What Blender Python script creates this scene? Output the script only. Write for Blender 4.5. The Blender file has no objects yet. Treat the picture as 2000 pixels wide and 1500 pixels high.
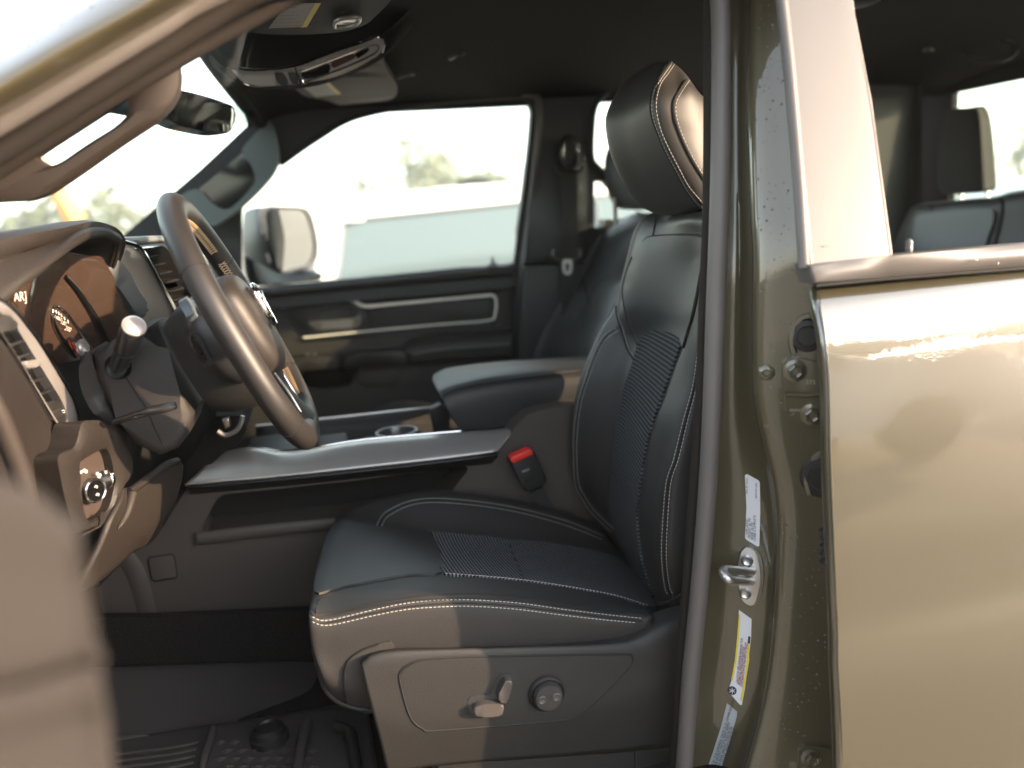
import bpy, bmesh, math, random
from mathutils import Vector, Matrix
from mathutils.bvhtree import BVHTree
from mathutils.geometry import delaunay_2d_cdt, intersect_point_line
random.seed(7)
S = bpy.context.scene
COL = S.collection
rad = math.radians

# ------------------------------------------------------------------ camera
FPX = 1600.0
psi, th, ro = rad(13), rad(11.9), rad(4.3)
CAM = Vector((0, -.82, 1.55))
F = Vector((math.sin(psi)*math.cos(th), math.cos(psi)*math.cos(th), -math.sin(th)))
R0 = Vector((math.cos(psi), -math.sin(psi), 0)); U0 = R0.cross(F)
R = R0*math.cos(ro) - U0*math.sin(ro); U = U0*math.cos(ro) + R0*math.sin(ro)
cd = bpy.data.cameras.new('camera'); cam = bpy.data.objects.new('camera', cd); COL.objects.link(cam)
cam.matrix_world = Matrix(((R.x, U.x, -F.x, CAM.x), (R.y, U.y, -F.y, CAM.y), (R.z, U.z, -F.z, CAM.z), (0, 0, 0, 1)))
cd.sensor_width = 36; cd.lens = 36*FPX/2000; cd.clip_start = .02; cd.clip_end = 2000
cd.dof.use_dof = True; cd.dof.focus_distance = 1.22; cd.dof.aperture_fstop = 2.1
S.camera = cam

# ------------------------------------------------------------------ light
SUN_AZ, SUN_EL = 59, 12.5        # azimuth from -Y towards +X
sd = Vector((math.sin(rad(SUN_AZ))*math.cos(rad(SUN_EL)), -math.cos(rad(SUN_AZ))*math.cos(rad(SUN_EL)), math.sin(rad(SUN_EL))))
ld = bpy.data.lights.new('sun', 'SUN'); sun = bpy.data.objects.new('sun', ld); COL.objects.link(sun)
ld.energy = 2.0; ld.angle = rad(.5); ld.color = (1, .71, .45)
sun.rotation_euler = sd.to_track_quat('Z', 'Y').to_euler(); sun.location = sd*50
W = bpy.data.worlds.new("World"); S.world = W; W.use_nodes = True
wn = W.node_tree; bg = wn.nodes['Background']
sky = wn.nodes.new('ShaderNodeTexSky'); sky.sky_type = 'NISHITA'; sky.sun_disc = False
sky.sun_elevation = rad(SUN_EL); sky.sun_rotation = math.atan2(sd.x, sd.y)
sky.air_density = 1.0; sky.dust_density = 1.2; sky.ozone_density = 1.0
hs = wn.nodes.new('ShaderNodeHueSaturation'); hs.inputs['Saturation'].default_value = .42; wn.links.new(sky.outputs[0], hs.inputs['Color']); wn.links.new(hs.outputs[0], bg.inputs[0]); bg.inputs[1].default_value = .15
S.view_settings.view_transform = 'Standard'; S.view_settings.look = 'None'; S.view_settings.gamma = 1
S.view_settings.exposure = 2.85
S.cycles.max_bounces = 8; S.cycles.transparent_max_bounces = 16; S.cycles.use_denoising = True
S.cycles.sample_clamp_indirect = 6; S.cycles.caustics_reflective = False; S.cycles.caustics_refractive = False

# ------------------------------------------------------------------ helpers
def ray(px, py): return (F*FPX + R*(px-1000) + U*(750-py))
def P(px, py, Y):
    d = ray(px, py); return CAM + d*((Y-CAM.y)/d.y)
def PX(px, py, X):
    d = ray(px, py); return CAM + d*((X-CAM.x)/d.x)
def PZ(px, py, Z):
    d = ray(px, py); return CAM + d*((Z-CAM.z)/d.z)
def V(p, Y=None):
    if isinstance(p, Vector): return p
    if len(p) == 2: return P(p[0], p[1], Y)
    return P(*p)
def VV(ps, Y=None): return [V(p, Y) for p in ps]

def crp(p0, p1, p2, p3, t):
    return .5*((2*p1) + (p2-p0)*t + (2*p0-5*p1+4*p2-p3)*t*t + (3*p1-p0-3*p2+p3)*t*t*t)
def cr(ps, n=6, closed=False):
    m = len(ps); out = []
    if m < 2: return list(ps)
    rng = m if closed else m-1
    for i in range(rng):
        if closed: a, b, c, d = ps[(i-1) % m], ps[i], ps[(i+1) % m], ps[(i+2) % m]
        else: a, b, c, d = ps[max(i-1, 0)], ps[i], ps[i+1], ps[min(i+2, m-1)]
        if not closed and i == 0: a = b*2-c
        if not closed and i == m-2: d = c*2-b
        for k in range(n): out.append(crp(a, b, c, d, k/n))
    if not closed: out.append(ps[-1])
    return out
def resample(ps, n, closed=False):
    q = list(ps)+([ps[0]] if closed else [])
    L = [0]
    for a, b in zip(q, q[1:]): L.append(L[-1]+(b-a).length)
    T = L[-1]; out = []; j = 0
    for k in range(n):
        s = T*k/(n if closed else n-1)
        while j < len(L)-2 and L[j+1] < s: j += 1
        dl = L[j+1]-L[j]
        out.append(q[j].lerp(q[j+1], 0 if dl < 1e-9 else min(1, (s-L[j])/dl)))
    return out
def plen(ps): return sum((b-a).length for a, b in zip(ps, ps[1:]))

def thing(name, label, cat, loc=(0, 0, 0), group=None):
    o = bpy.data.objects.new(name, None); COL.objects.link(o); o.empty_display_size = .05
    o.location = loc; o['label'] = label; o['category'] = cat
    if group: o['group'] = group
    return o
def wloc(o):
    v = Vector((0, 0, 0))
    while o: v += o.location; o = o.parent
    return v
class M:                                    # mesh collector
    def __init__(s): s.v = []; s.f = []; s.runs = []
    def add(s, v, f):
        b = len(s.v); s.v += [Vector(x) for x in v]; s.f += [tuple(i+b for i in q) for q in f]; return s
    def bvh(s): return BVHTree.FromPolygons([tuple(v) for v in s.v], s.f)
BV = {}
def build(name, m, mat, parent=None, label=None, smooth=True, ang=38, solid=0, cat=None, kind=None, group=None, org=None, face_cam=False):
    if len(m.runs) > 1 and parent:                 # every run of thread or seam is a part of its own
        rs_ = m.runs+[(len(m.v), len(m.f))]; last = None
        for (v0, f0), (v1, f1) in zip(rs_, rs_[1:]):
            if f1 > f0: last = build(name, M().add(m.v[v0:v1], [tuple(i-v0 for i in q) for q in m.f[f0:f1]]), mat, parent, label, smooth, ang)
        return last
    me = bpy.data.meshes.new(name)
    o = bpy.data.objects.new(name, me); COL.objects.link(o)
    if parent: o.parent = parent; w = wloc(parent)
    else:
        w = Vector(org) if org is not None else Vector((0, 0, 0)); o.location = w
    me.from_pydata([tuple(v-w) for v in m.v], [], m.f)
    bm = bmesh.new(); bm.from_mesh(me)
    bmesh.ops.remove_doubles(bm, verts=bm.verts, dist=1e-5)
    bmesh.ops.dissolve_degenerate(bm, edges=bm.edges, dist=1e-6)
    if face_cam:
        bm.normal_update(); s = sum(f.normal.dot(CAM-w-f.calc_center_median())*f.calc_area() for f in bm.faces)
        bmesh.ops.recalc_face_normals(bm, faces=bm.faces); bm.normal_update()
        s = sum((1 if f.normal.dot(CAM-w-f.calc_center_median()) > 0 else -1)*f.calc_area() for f in bm.faces)
        if s < 0: bmesh.ops.reverse_faces(bm, faces=bm.faces)
    else: bmesh.ops.recalc_face_normals(bm, faces=bm.faces)
    bm.to_mesh(me); bm.free()
    if smooth:
        me.polygons.foreach_set('use_smooth', [True]*len(me.polygons))
        me.set_sharp_from_angle(angle=rad(ang))
    if solid:
        md = o.modifiers.new('solid', 'SOLIDIFY'); md.thickness = solid; md.offset = -1
    for mm in (mat if isinstance(mat, list) else [mat]): me.materials.append(mm)
    if label: o['label'] = label
    if cat: o['category'] = cat
    if kind: o['kind'] = kind
    if group: o['group'] = group
    BV[o.name] = m
    return o

def grid(rows, n=5, m=None, closed_u=False, closed_v=False):
    """rows of control points (Vectors) -> smooth interpolated surface"""
    m = m or n
    A = [cr(r, n, closed_u) for r in rows]
    cols = [cr([A[i][j] for i in range(len(A))], m, closed_v) for j in range(len(A[0]))]
    nc = len(cols); nr = len(cols[0]); v = []; f = []
    for j in range(nc): v += cols[j]
    for j in range(nc if closed_u else nc-1):
        for i in range(nr if closed_v else nr-1):
            j2 = (j+1) % nc; i2 = (i+1) % nr
            f.append((j*nr+i, j*nr+i2, j2*nr+i2, j2*nr+i))
    return M().add(v, f)
def Gd(rows, Ys=None, n=5, m=None, **k):
    return grid([[V(p, Ys[i] if Ys else None) for p in r] for i, r in enumerate(rows)], n, m, **k)

def plate(out, Y=None, ext=(0, .02, 0), bev=.003, sm=0, seg=3, sharp=False):
    ps = VV(out, Y)
    if sm: ps = cr(ps, sm, True)
    e = Vector(ext) if not isinstance(ext, (int, float)) else Vector((0, ext, 0))
    bm = bmesh.new()
    vs = [bm.verts.new(p) for p in ps]
    f0 = bm.faces.new(vs)
    bv = [bm.verts.new(p+e) for p in ps]
    n = len(ps)
    bm.faces.new(list(reversed(bv)))
    for i in range(n): bm.faces.new((vs[i], bv[i], bv[(i+1) % n], vs[(i+1) % n]))
    if bev > 0:
        ed = [x for x in f0.edges]
        try: bmesh.ops.bevel(bm, geom=ed, offset=bev, segments=seg, profile=.5, affect='EDGES', clamp_overlap=True)
        except Exception: pass
    bmesh.ops.triangulate(bm, faces=[f for f in bm.faces if len(f.verts) > 4])
    bm.verts.index_update()
    m = M().add([v.co.copy() for v in bm.verts], [tuple(v.index for v in f.verts) for f in bm.faces])
    bm.free(); return m
def frame(outer, inner, Y=None, ext=(0, .01, 0), N=64, bulge=0, sm=6):
    e = Vector(ext)
    a = resample(cr(VV(outer, Y), sm, True), N, True); b = resample(cr(VV(inner, Y), sm, True), N, True)
    k = min(range(N), key=lambda k: sum((a[i]-b[(i+k) % N]).length for i in range(0, N, 4)))
    b = b[k:]+b[:k]
    rings = [[p+e for p in a], a, [p.lerp(q, .25)-e.normalized()*bulge for p, q in zip(a, b)], [p.lerp(q, .75)-e.normalized()*bulge for p, q in zip(a, b)], b, [p+e for p in b]]
    v = [p for r in rings for p in r]; f = []
    for r in range(5):
        for i in range(N): f.append((r*N+i, r*N+(i+1) % N, (r+1)*N+(i+1) % N, (r+1)*N+i))
    for i in range(N): f.append((5*N+i, 5*N+(i+1) % N, (i+1) % N, i))
    return M().add(v, f)
def tube(ps, r, n=10, closed=False, sq=None, cap=True, m=None):
    """r number or list; sq=(Vector axis, factor) flattens the section along an axis"""
    m = m or M(); k = len(ps)
    rr = [r]*k if not isinstance(r, (list, tuple)) else [r[min(len(r)-1, int(i*(len(r)-1)/(k-1)))]*(1-((i*(len(r)-1)/(k-1)) % 1))+r[min(len(r)-1, int(i*(len(r)-1)/(k-1))+1)]*((i*(len(r)-1)/(k-1)) % 1) for i in range(k)]
    T = []
    for i in range(k):
        a = ps[(i-1) % k] if (closed or i > 0) else ps[0]; b = ps[(i+1) % k] if (closed or i < k-1) else ps[-1]
        T.append((b-a).normalized())
    up = Vector((0, 0, 1)) if abs(T[0].z) < .8 else Vector((0, 1, 0))
    nv = (up - T[0]*up.dot(T[0])).normalized(); v = []; f = []
    for i in range(k):
        nv = (nv - T[i]*nv.dot(T[i]))
        nv = nv.normalized() if nv.length > 1e-6 else Vector((0, 0, 1))
        bn = T[i].cross(nv)
        for j in range(n):
            a = 2*math.pi*j/n; d = (nv*math.cos(a)+bn*math.sin(a))*rr[i]
            if sq: ax = sq[0]; d = d - ax*d.dot(ax)*(1-sq[1])
            v.append(ps[i]+d)
    for i in range(k if closed else k-1):
        i2 = (i+1) % k
        for j in range(n): f.append((i*n+j, i*n+(j+1) % n, i2*n+(j+1) % n, i2*n+j))
    if not closed and cap: f.append(tuple(range(n))); f.append(tuple(range((k-1)*n, k*n)))
    return m.add(v, f)
def box(c, s, m=None, rot=None):
    m = m or M(); c = Vector(c); v = []
    for x in (-.5, .5):
        for y in (-.5, .5):
            for z in (-.5, .5):
                d = Vector((x*s[0], y*s[1], z*s[2]))
                if rot: d = rot @ d
                v.append(c+d)
    return m.add(v, [(0, 1, 3, 2), (4, 6, 7, 5), (0, 4, 5, 1), (2, 3, 7, 6), (0, 2, 6, 4), (1, 5, 7, 3)])
def rbox(c, s, b=.004, rot=None, m=None, seg=3):
    bm = bmesh.new(); bmesh.ops.create_cube(bm, size=1)
    for v in bm.verts: v.co = Vector((v.co.x*s[0], v.co.y*s[1], v.co.z*s[2]))
    bmesh.ops.bevel(bm, geom=list(bm.edges), offset=b, segments=seg, profile=.5, affect='EDGES')
    c = Vector(c)
    vs = [c+((rot @ v.co) if rot else v.co) for v in bm.verts]; bm.verts.index_update()
    f = [tuple(v.index for v in q.verts) for q in bm.faces]; bm.free()
    return (m or M()).add(vs, f)
def lathe(c, ax, prof, n=28, m=None, sx=1):
    """prof [(r, h)] round axis ax through c"""
    m = m or M(); c = Vector(c); ax = Vector(ax).normalized()
    u = ax.orthogonal().normalized(); w = ax.cross(u); v = []; f = []
    for r, h in prof:
        for j in range(n):
            a = 2*math.pi*j/n; v.append(c+ax*h+(u*math.cos(a)+w*math.sin(a))*r)
    for i in range(len(prof)-1):
        for j in range(n): f.append((i*n+j, i*n+(j+1) % n, (i+1)*n+(j+1) % n, (i+1)*n+j))
    f.append(tuple(range(n))); f.append(tuple(range((len(prof)-1)*n, len(prof)*n)))
    return m.add(v, f)
def hit(b, px, py):
    d = ray(px, py).normalized(); loc, nor, i, dist = b.ray_cast(CAM, d)
    if loc is None: return None
    if nor.dot(d) > 0: nor = -nor
    return loc, nor
def onto(b, pts, n=6, closed=False, off=0, sm=True):
    q = [Vector((p[0], p[1], 0)) for p in pts]
    if sm: q = cr(q, n, closed)
    out = []
    for p in q:
        h = hit(b, p.x, p.y)
        if h: out.append((h[0]+h[1]*off, h[1]))
    return out
def seam(b, pts, r=.0013, n=6, off=0, m=None, closed=False):
    q = [p for p, _ in onto(b, pts, n, closed, off)]
    m = m or M(); m.runs.append((len(m.v), len(m.f)))
    return tube(q, r, 6, m=m, closed=closed) if len(q) > 1 else m
def stitches(b, pts, gap=.0058, ln=.0038, r=.00052, off=.0008, n=8, m=None):
    q = onto(b, pts, n); m = m or M(); m.runs.append((len(m.v), len(m.f)))
    if len(q) < 2: return m
    P_ = [a for a, _ in q]; N_ = [c for _, c in q]
    L = plen(P_); s = 0; acc = 0; j = 0
    cum = [0]
    for a, c in zip(P_, P_[1:]): cum.append(cum[-1]+(c-a).length)
    def at(s):
        for j in range(len(cum)-1):
            if cum[j+1] >= s:
                t = (s-cum[j])/max(1e-9, cum[j+1]-cum[j]); return P_[j].lerp(P_[j+1], t)+N_[j].lerp(N_[j+1], t)*off
        return P_[-1]+N_[-1]*off
    while s+ln < L:
        a, c, mid = at(s), at(s+ln), at(s+ln*.5)
        mid = mid + (N_[0]*.0003)
        tube([a, mid, c], [r*.7, r, r*.7], 5, m=m)
        s += gap
    return m
def patch(b, outline, off=.0015, depth=.002, step=14, sm=4, edge=.0):
    """a thin panel laid over a surface, following its shape"""
    ol = [Vector((p[0], p[1])) for p in outline]
    if sm: ol = [Vector((p.x, p.y)) for p in cr([Vector((p[0], p[1], 0)) for p in outline], sm, True)]
    # dense boundary
    bd = []
    for i in range(len(ol)):
        a, c = ol[i], ol[(i+1) % len(ol)]; k = max(1, int((c-a).length/step))
        for t in range(k): bd.append(a.lerp(c, t/k))
    nb = len(bd); pts = list(bd)
    xs = [p.x for p in bd]; ys = [p.y for p in bd]
    def inside(x, y):
        r = False; j = nb-1
        for i in range(nb):
            if (bd[i].y > y) != (bd[j].y > y) and x < (bd[j].x-bd[i].x)*(y-bd[i].y)/(bd[j].y-bd[i].y)+bd[i].x: r = not r
            j = i
        return r
    y = min(ys)+step*.5
    while y < max(ys):
        x = min(xs)+step*.5
        while x < max(xs):
            if inside(x, y) and min((Vector((x, y))-q).length for q in bd) > step*.45: pts.append(Vector((x, y)))
            x += step
        y += step
    rv, re, rf, ov, oe, of = delaunay_2d_cdt(pts, [(i, (i+1) % nb) for i in range(nb)], [], 1, 1e-4)
    rf = [q for q in rf if inside(*(sum((rv[i] for i in q), Vector((0, 0)))/len(q)))]
    H = []; last = None
    for p in rv:
        h = hit(b, p.x, p.y)
        H.append(h)
    ok = [i for i, h in enumerate(H) if h]
    if not ok: return M()
    for i, h in enumerate(H):
        if h is None:
            j = min(ok, key=lambda k: (rv[k]-rv[i]).length_squared); pl, nn = H[j]
            d = ray(rv[i].x, rv[i].y); t = (pl-CAM).dot(nn)/d.dot(nn) if abs(d.dot(nn)) > 1e-6 else 1
            H[i] = (CAM+d*t, nn)
    v = [h[0]+h[1]*off for h in H]; f = [tuple(q) for q in rf]
    # boundary skirt
    from collections import Counter
    ec = Counter()
    for q in rf:
        for i in range(len(q)): ec[tuple(sorted((q[i], q[(i+1) % len(q)])))] += 1
    bmap = {}
    for (a, c), k in ec.items():
        if k == 1:
            for w in (a, c):
                if w not in bmap: bmap[w] = len(v); v.append(H[w][0]-H[w][1]*depth)
            f.append((a, c, bmap[c], bmap[a]))
    return M().add(v, f)
def text_on(txt, o, right, up, size, m=None, depth=0, align='LEFT'):
    c = bpy.data.curves.new('t', 'FONT'); c.body = txt; c.size = size; c.align_x = align; c.resolution_u = 2
    t = bpy.data.objects.new('t', c); COL.objects.link(t)
    me = bpy.data.meshes.new_from_object(t)
    v = [o+right*p.co.x+up*p.co.y for p in me.vertices]; f = [tuple(q.vertices) for q in me.polygons]
    bpy.data.objects.remove(t); bpy.data.curves.remove(c); bpy.data.meshes.remove(me)
    return (m or M()).add(v, f)

# ------------------------------------------------------------------ materials
def mat(name, col, rough=.5, metal=0, spec=.5, bump=None, coat=0, coat_r=.03, sheen=0, var=0, rv=0, **kw):
    m = bpy.data.materials.new(name); m.use_nodes = True; nt = m.node_tree
    p = nt.nodes['Principled BSDF']
    p.inputs['Base Color'].default_value = (*col, 1); p.inputs['Roughness'].default_value = rough
    p.inputs['Metallic'].default_value = metal; p.inputs['Specular IOR Level'].default_value = spec
    p.inputs['Coat Weight'].default_value = coat; p.inputs['Coat Roughness'].default_value = coat_r
    if sheen: p.inputs['Sheen Weight'].default_value = sheen
    tc = nt.nodes.new('ShaderNodeTexCoord'); 
    if var:
        n = nt.nodes.new('ShaderNodeTexNoise'); n.inputs['Scale'].default_value = kw.get('vs', 9); n.inputs['Detail'].default_value = 6
        nt.links.new(tc.outputs['Object'], n.inputs['Vector'])
        r = nt.nodes.new('ShaderNodeMapRange'); r.inputs[3].default_value = 1-var; r.inputs[4].default_value = 1+var
        nt.links.new(n.outputs[0], r.inputs[0])
        mx = nt.nodes.new('ShaderNodeVectorMath'); mx.operation = 'SCALE'; mx.inputs[0].default_value = col
        nt.links.new(r.outputs[0], mx.inputs['Scale']); nt.links.new(mx.outputs[0], p.inputs['Base Color'])
        if rv:
            r2 = nt.nodes.new('ShaderNodeMapRange'); r2.inputs[3].default_value = rough-rv; r2.inputs[4].default_value = rough+rv
            nt.links.new(n.outputs[0], r2.inputs[0]); nt.links.new(r2.outputs[0], p.inputs['Roughness'])
    if bump:
        kind, sc, st = bump[:3]
        if kind == 'noise':
            t = nt.nodes.new('ShaderNodeTexNoise'); t.inputs['Scale'].default_value = sc; t.inputs['Detail'].default_value = 3; out = t.outputs[0]
        elif kind == 'vor':
            t = nt.nodes.new('ShaderNodeTexVoronoi'); t.inputs['Scale'].default_value = sc; out = t.outputs['Distance']
        elif kind == 'wave':
            t = nt.nodes.new('ShaderNodeTexWave'); t.inputs['Scale'].default_value = sc; t.bands_direction = bump[3]; t.inputs['Distortion'].default_value = bump[4] if len(bump) > 4 else 0; out = t.outputs[0]
        nt.links.new(tc.outputs['Object'], t.inputs['Vector'])
        b = nt.nodes.new('ShaderNodeBump'); b.inputs['Strength'].default_value = st; b.inputs['Distance'].default_value = kw.get('bd', .001)
        nt.links.new(out, b.inputs['Height']); nt.links.new(b.outputs[0], p.inputs['Normal'])
    return m
def glassy(name, tint, refl=1.0, rough=0.0):
    m = bpy.data.materials.new(name); m.use_nodes = True; nt = m.node_tree; nt.nodes.remove(nt.nodes['Principled BSDF'])
    o = nt.nodes['Material Output']; t = nt.nodes.new('ShaderNodeBsdfTransparent'); t.inputs[0].default_value = (*tint, 1)
    g = nt.nodes.new('ShaderNodeBsdfGlossy'); g.inputs['Roughness'].default_value = rough
    fr = nt.nodes.new('ShaderNodeLayerWeight'); fr.inputs[0].default_value = .5
    pw = nt.nodes.new('ShaderNodeMath'); pw.operation = 'POWER'; pw.inputs[1].default_value = 4; nt.links.new(fr.outputs['Facing'], pw.inputs[0])
    mu = nt.nodes.new('ShaderNodeMath'); mu.operation = 'MULTIPLY_ADD'; mu.inputs[1].default_value = .6*refl; mu.inputs[2].default_value = .035*refl
    x = nt.nodes.new('ShaderNodeMixShader')
    nt.links.new(pw.outputs[0], mu.inputs[0]); nt.links.new(mu.outputs[0], x.inputs[0]); nt.links.new(t.outputs[0], x.inputs[1]); nt.links.new(g.outputs[0], x.inputs[2])
    nt.links.new(x.outputs[0], o.inputs[0]); return m

def cloth_mat(name, axis, pitch, g=1):
    m = mat(name, (.02, .022, .027), .85, spec=.3); nt = m.node_tree; p = nt.nodes['Principled BSDF']
    tc = nt.nodes.new('ShaderNodeTexCoord'); sp = nt.nodes.new('ShaderNodeSeparateXYZ'); nt.links.new(tc.outputs['Object'], sp.inputs[0])
    def N(op, a=None, b=None, c=None):
        n = nt.nodes.new('ShaderNodeMath'); n.operation = op
        for k, v in enumerate((a, b, c)):
            if v is None: continue
            if isinstance(v, (int, float)): n.inputs[k].default_value = v
            else: nt.links.new(v, n.inputs[k])
        return n.outputs[0]
    no = nt.nodes.new('ShaderNodeTexNoise'); no.inputs['Scale'].default_value = 260; no.inputs['Detail'].default_value = 2; nt.links.new(tc.outputs['Object'], no.inputs[0])
    ph = N('MULTIPLY_ADD', sp.outputs[axis], 2*math.pi/pitch, N('MULTIPLY', no.outputs[0], .9))
    rib = N('SINE', ph)
    kn = N('SINE', N('MULTIPLY', sp.outputs[1], 2*math.pi/.0042))
    h = N('MULTIPLY_ADD', kn, .45, rib)
    t = nt.nodes.new('ShaderNodeMapRange'); t.inputs[1].default_value = -.3; t.inputs[2].default_value = 1.3; nt.links.new(N('ADD', h, N('MULTIPLY_ADD', no.outputs[0], 1.2, -.6)), t.inputs[0])
    mx = nt.nodes.new('ShaderNodeMix'); mx.data_type = 'RGBA'; mx.inputs[6].default_value = (.007, .0075, .009, 1); mx.inputs[7].default_value = (.075*g, .078*g, .086*g, 1)
    nt.links.new(t.outputs[0], mx.inputs[0]); nt.links.new(mx.outputs[2], p.inputs['Base Color'])
    b = nt.nodes.new('ShaderNodeBump'); b.inputs['Strength'].default_value = .6; b.inputs['Distance'].default_value = .001
    nt.links.new(h, b.inputs['Height']); nt.links.new(b.outputs[0], p.inputs['Normal'])
    return m
def paint_mat(name, ior, col=(.088, .074, .042), met=.25):
    m = mat(name, col, .45, metal=met, spec=.5, coat=1, coat_r=.012); nt = m.node_tree; p = nt.nodes['Principled BSDF']
    p.inputs['Coat IOR'].default_value = ior
    tc = nt.nodes.new('ShaderNodeTexCoord')
    n = nt.nodes.new('ShaderNodeTexNoise'); n.inputs['Scale'].default_value = 1400; nt.links.new(tc.outputs['Object'], n.inputs[0])
    cr_ = nt.nodes.new('ShaderNodeMapRange'); cr_.inputs[1].default_value = .35; cr_.inputs[2].default_value = .65; cr_.inputs[3].default_value = .92; cr_.inputs[4].default_value = 1.08; nt.links.new(n.outputs[0], cr_.inputs[0])
    mx = nt.nodes.new('ShaderNodeVectorMath'); mx.operation = 'SCALE'; mx.inputs[0].default_value = col; nt.links.new(cr_.outputs[0], mx.inputs['Scale']); nt.links.new(mx.outputs[0], p.inputs['Base Color'])
    n2 = nt.nodes.new('ShaderNodeTexNoise'); n2.inputs['Scale'].default_value = 130; n2.inputs['Detail'].default_value = 1; nt.links.new(tc.outputs['Object'], n2.inputs[0])
    b = nt.nodes.new('ShaderNodeBump'); b.inputs['Strength'].default_value = .035; b.inputs['Distance'].default_value = .002; nt.links.new(n2.outputs[0], b.inputs['Height'])
    nt.links.new(b.outputs[0], p.inputs['Coat Normal'])
    return m
PAINT = paint_mat('olive_paint', 1.65); DOORP = paint_mat('olive_paint_sunlit', 2.1, (.038, .031, .0125), 0)  # door: same body paint, base darkened against the sun, coat raised for reflections
LEATH = mat('black_leather', (.023, .0215, .021), .5, spec=.4, bump=('vor', 900, .10), var=.12)
PERF = mat('textured_leather', (.024, .022, .0215), .55, spec=.4, bump=('vor', 700, .22))
BLUELEATH = mat('smooth_leather', (.020, .0205, .021), .5, spec=.45, bump=('noise', 500, .06), var=.1)
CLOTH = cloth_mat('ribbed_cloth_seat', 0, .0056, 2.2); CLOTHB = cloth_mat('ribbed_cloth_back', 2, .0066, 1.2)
PLASC = mat('bounce_lit_plastic', (.062, .051, .045), .55, spec=.4, bump=('noise', 700, .3), var=.08)  # base raised and warmed to stand for bounced fill light
STITCH = mat('stitch_thread', (.50, .47, .42), .7)
DSTITCH = mat('dark_thread', (.12, .115, .11), .7)
SEAM = mat('seam_groove', (.006, .006, .006), .8)
PLAS = mat('grained_plastic', (.018, .0165, .0155), .55, spec=.4, bump=('noise', 700, .35), var=.08)
PLASD = mat('dark_plastic', (.016, .016, .016), .45, spec=.4, bump=('noise', 800, .2))
DASHM = mat('dash_vinyl', (.0165, .0125, .0105), .55, spec=.4, bump=('vor', 420, .35), var=.08)
GLOSSB = mat('gloss_black', (.006, .006, .006), .08)
SATIN = mat('satin_silver', (.42, .395, .375), .33, metal=.6, bump=('noise', 1500, .05), var=.05)
DSATIN = mat('satin_graphite', (.16, .155, .15), .35, metal=.8)
CHROME = mat('bright_chrome', (.75, .74, .72), .12, metal=1)
SEALM = mat('lit_rubber_seal', (.10, .088, .082), .5, spec=.5, bump=('noise', 350, .12), var=.1)  # rubber lightened and warmed: sun and sky light put into its colour
SEALF = mat('flocked_seal', (.019, .015, .013), .8, spec=.2, bump=('wave', 260, .3, 'DIAGONAL', 2), var=.1)
TRIMB = mat('pillar_trim', (.018, .020, .021), .5, spec=.4, bump=('noise', 600, .2))
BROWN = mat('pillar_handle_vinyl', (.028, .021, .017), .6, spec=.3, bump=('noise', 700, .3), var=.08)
HEADL = mat('headliner_fabric', (.010, .0088, .0082), .95, spec=.1, bump=('noise', 500, .3), var=.15)
CARPET = mat('carpet', (.024, .022, .021), 1, spec=.1, bump=('noise', 380, 1), var=.95, vs=240, bd=.004)
MATR = mat('floor_rubber', (.055, .048, .046), .42, spec=.4, bump=('noise', 400, .15), var=.1)
CLADM = mat('satin_applique', (.088, .078, .072), .42, spec=.5, coat=.1, var=.02)  # black trim lifted to grey-beige, sky and sun glare painted in
RED = mat('buckle_red', (.72, .035, .025), .4)
WHITEL = mat('label_white', (.75, .76, .80), .45)
YEL = mat('label_yellow', (.80, .62, .05), .5)
INK = mat('label_ink', (.03, .03, .035), .6)
REDINK = mat('label_red_ink', (.6, .08, .06), .6)
GREYP = mat('visor_print', (.45, .44, .42), .6)
STEEL = mat('zinc_steel', (.55, .54, .53), .3, metal=.9, bump=('noise', 300, .1), var=.12)
WEB = mat('belt_webbing', (.02, .02, .02), .6, bump=('wave', 300, .5, 'Z'))
SCREEN = mat('cluster_lens', (.042, .027, .020), .16, spec=.6, coat=.6, coat_r=.05)  # brown base holds the sun's glow on lens dust
MIRR = mat('mirror_glass', (.85, .87, .88), .02, metal=1)
GLASS = glassy('clear_glass', (.94, .96, .94), .8)
TINT = glassy('tinted_glass', (.86, .92, .86), .9)
WATER = mat('water_drop', (.5, .5, .46), .04, spec=1, coat=1)
WATER.node_tree.nodes['Principled BSDF'].inputs['Transmission Weight'].default_value = .85
ICON = mat('pale_print', (.6, .58, .55), .6)
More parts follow.
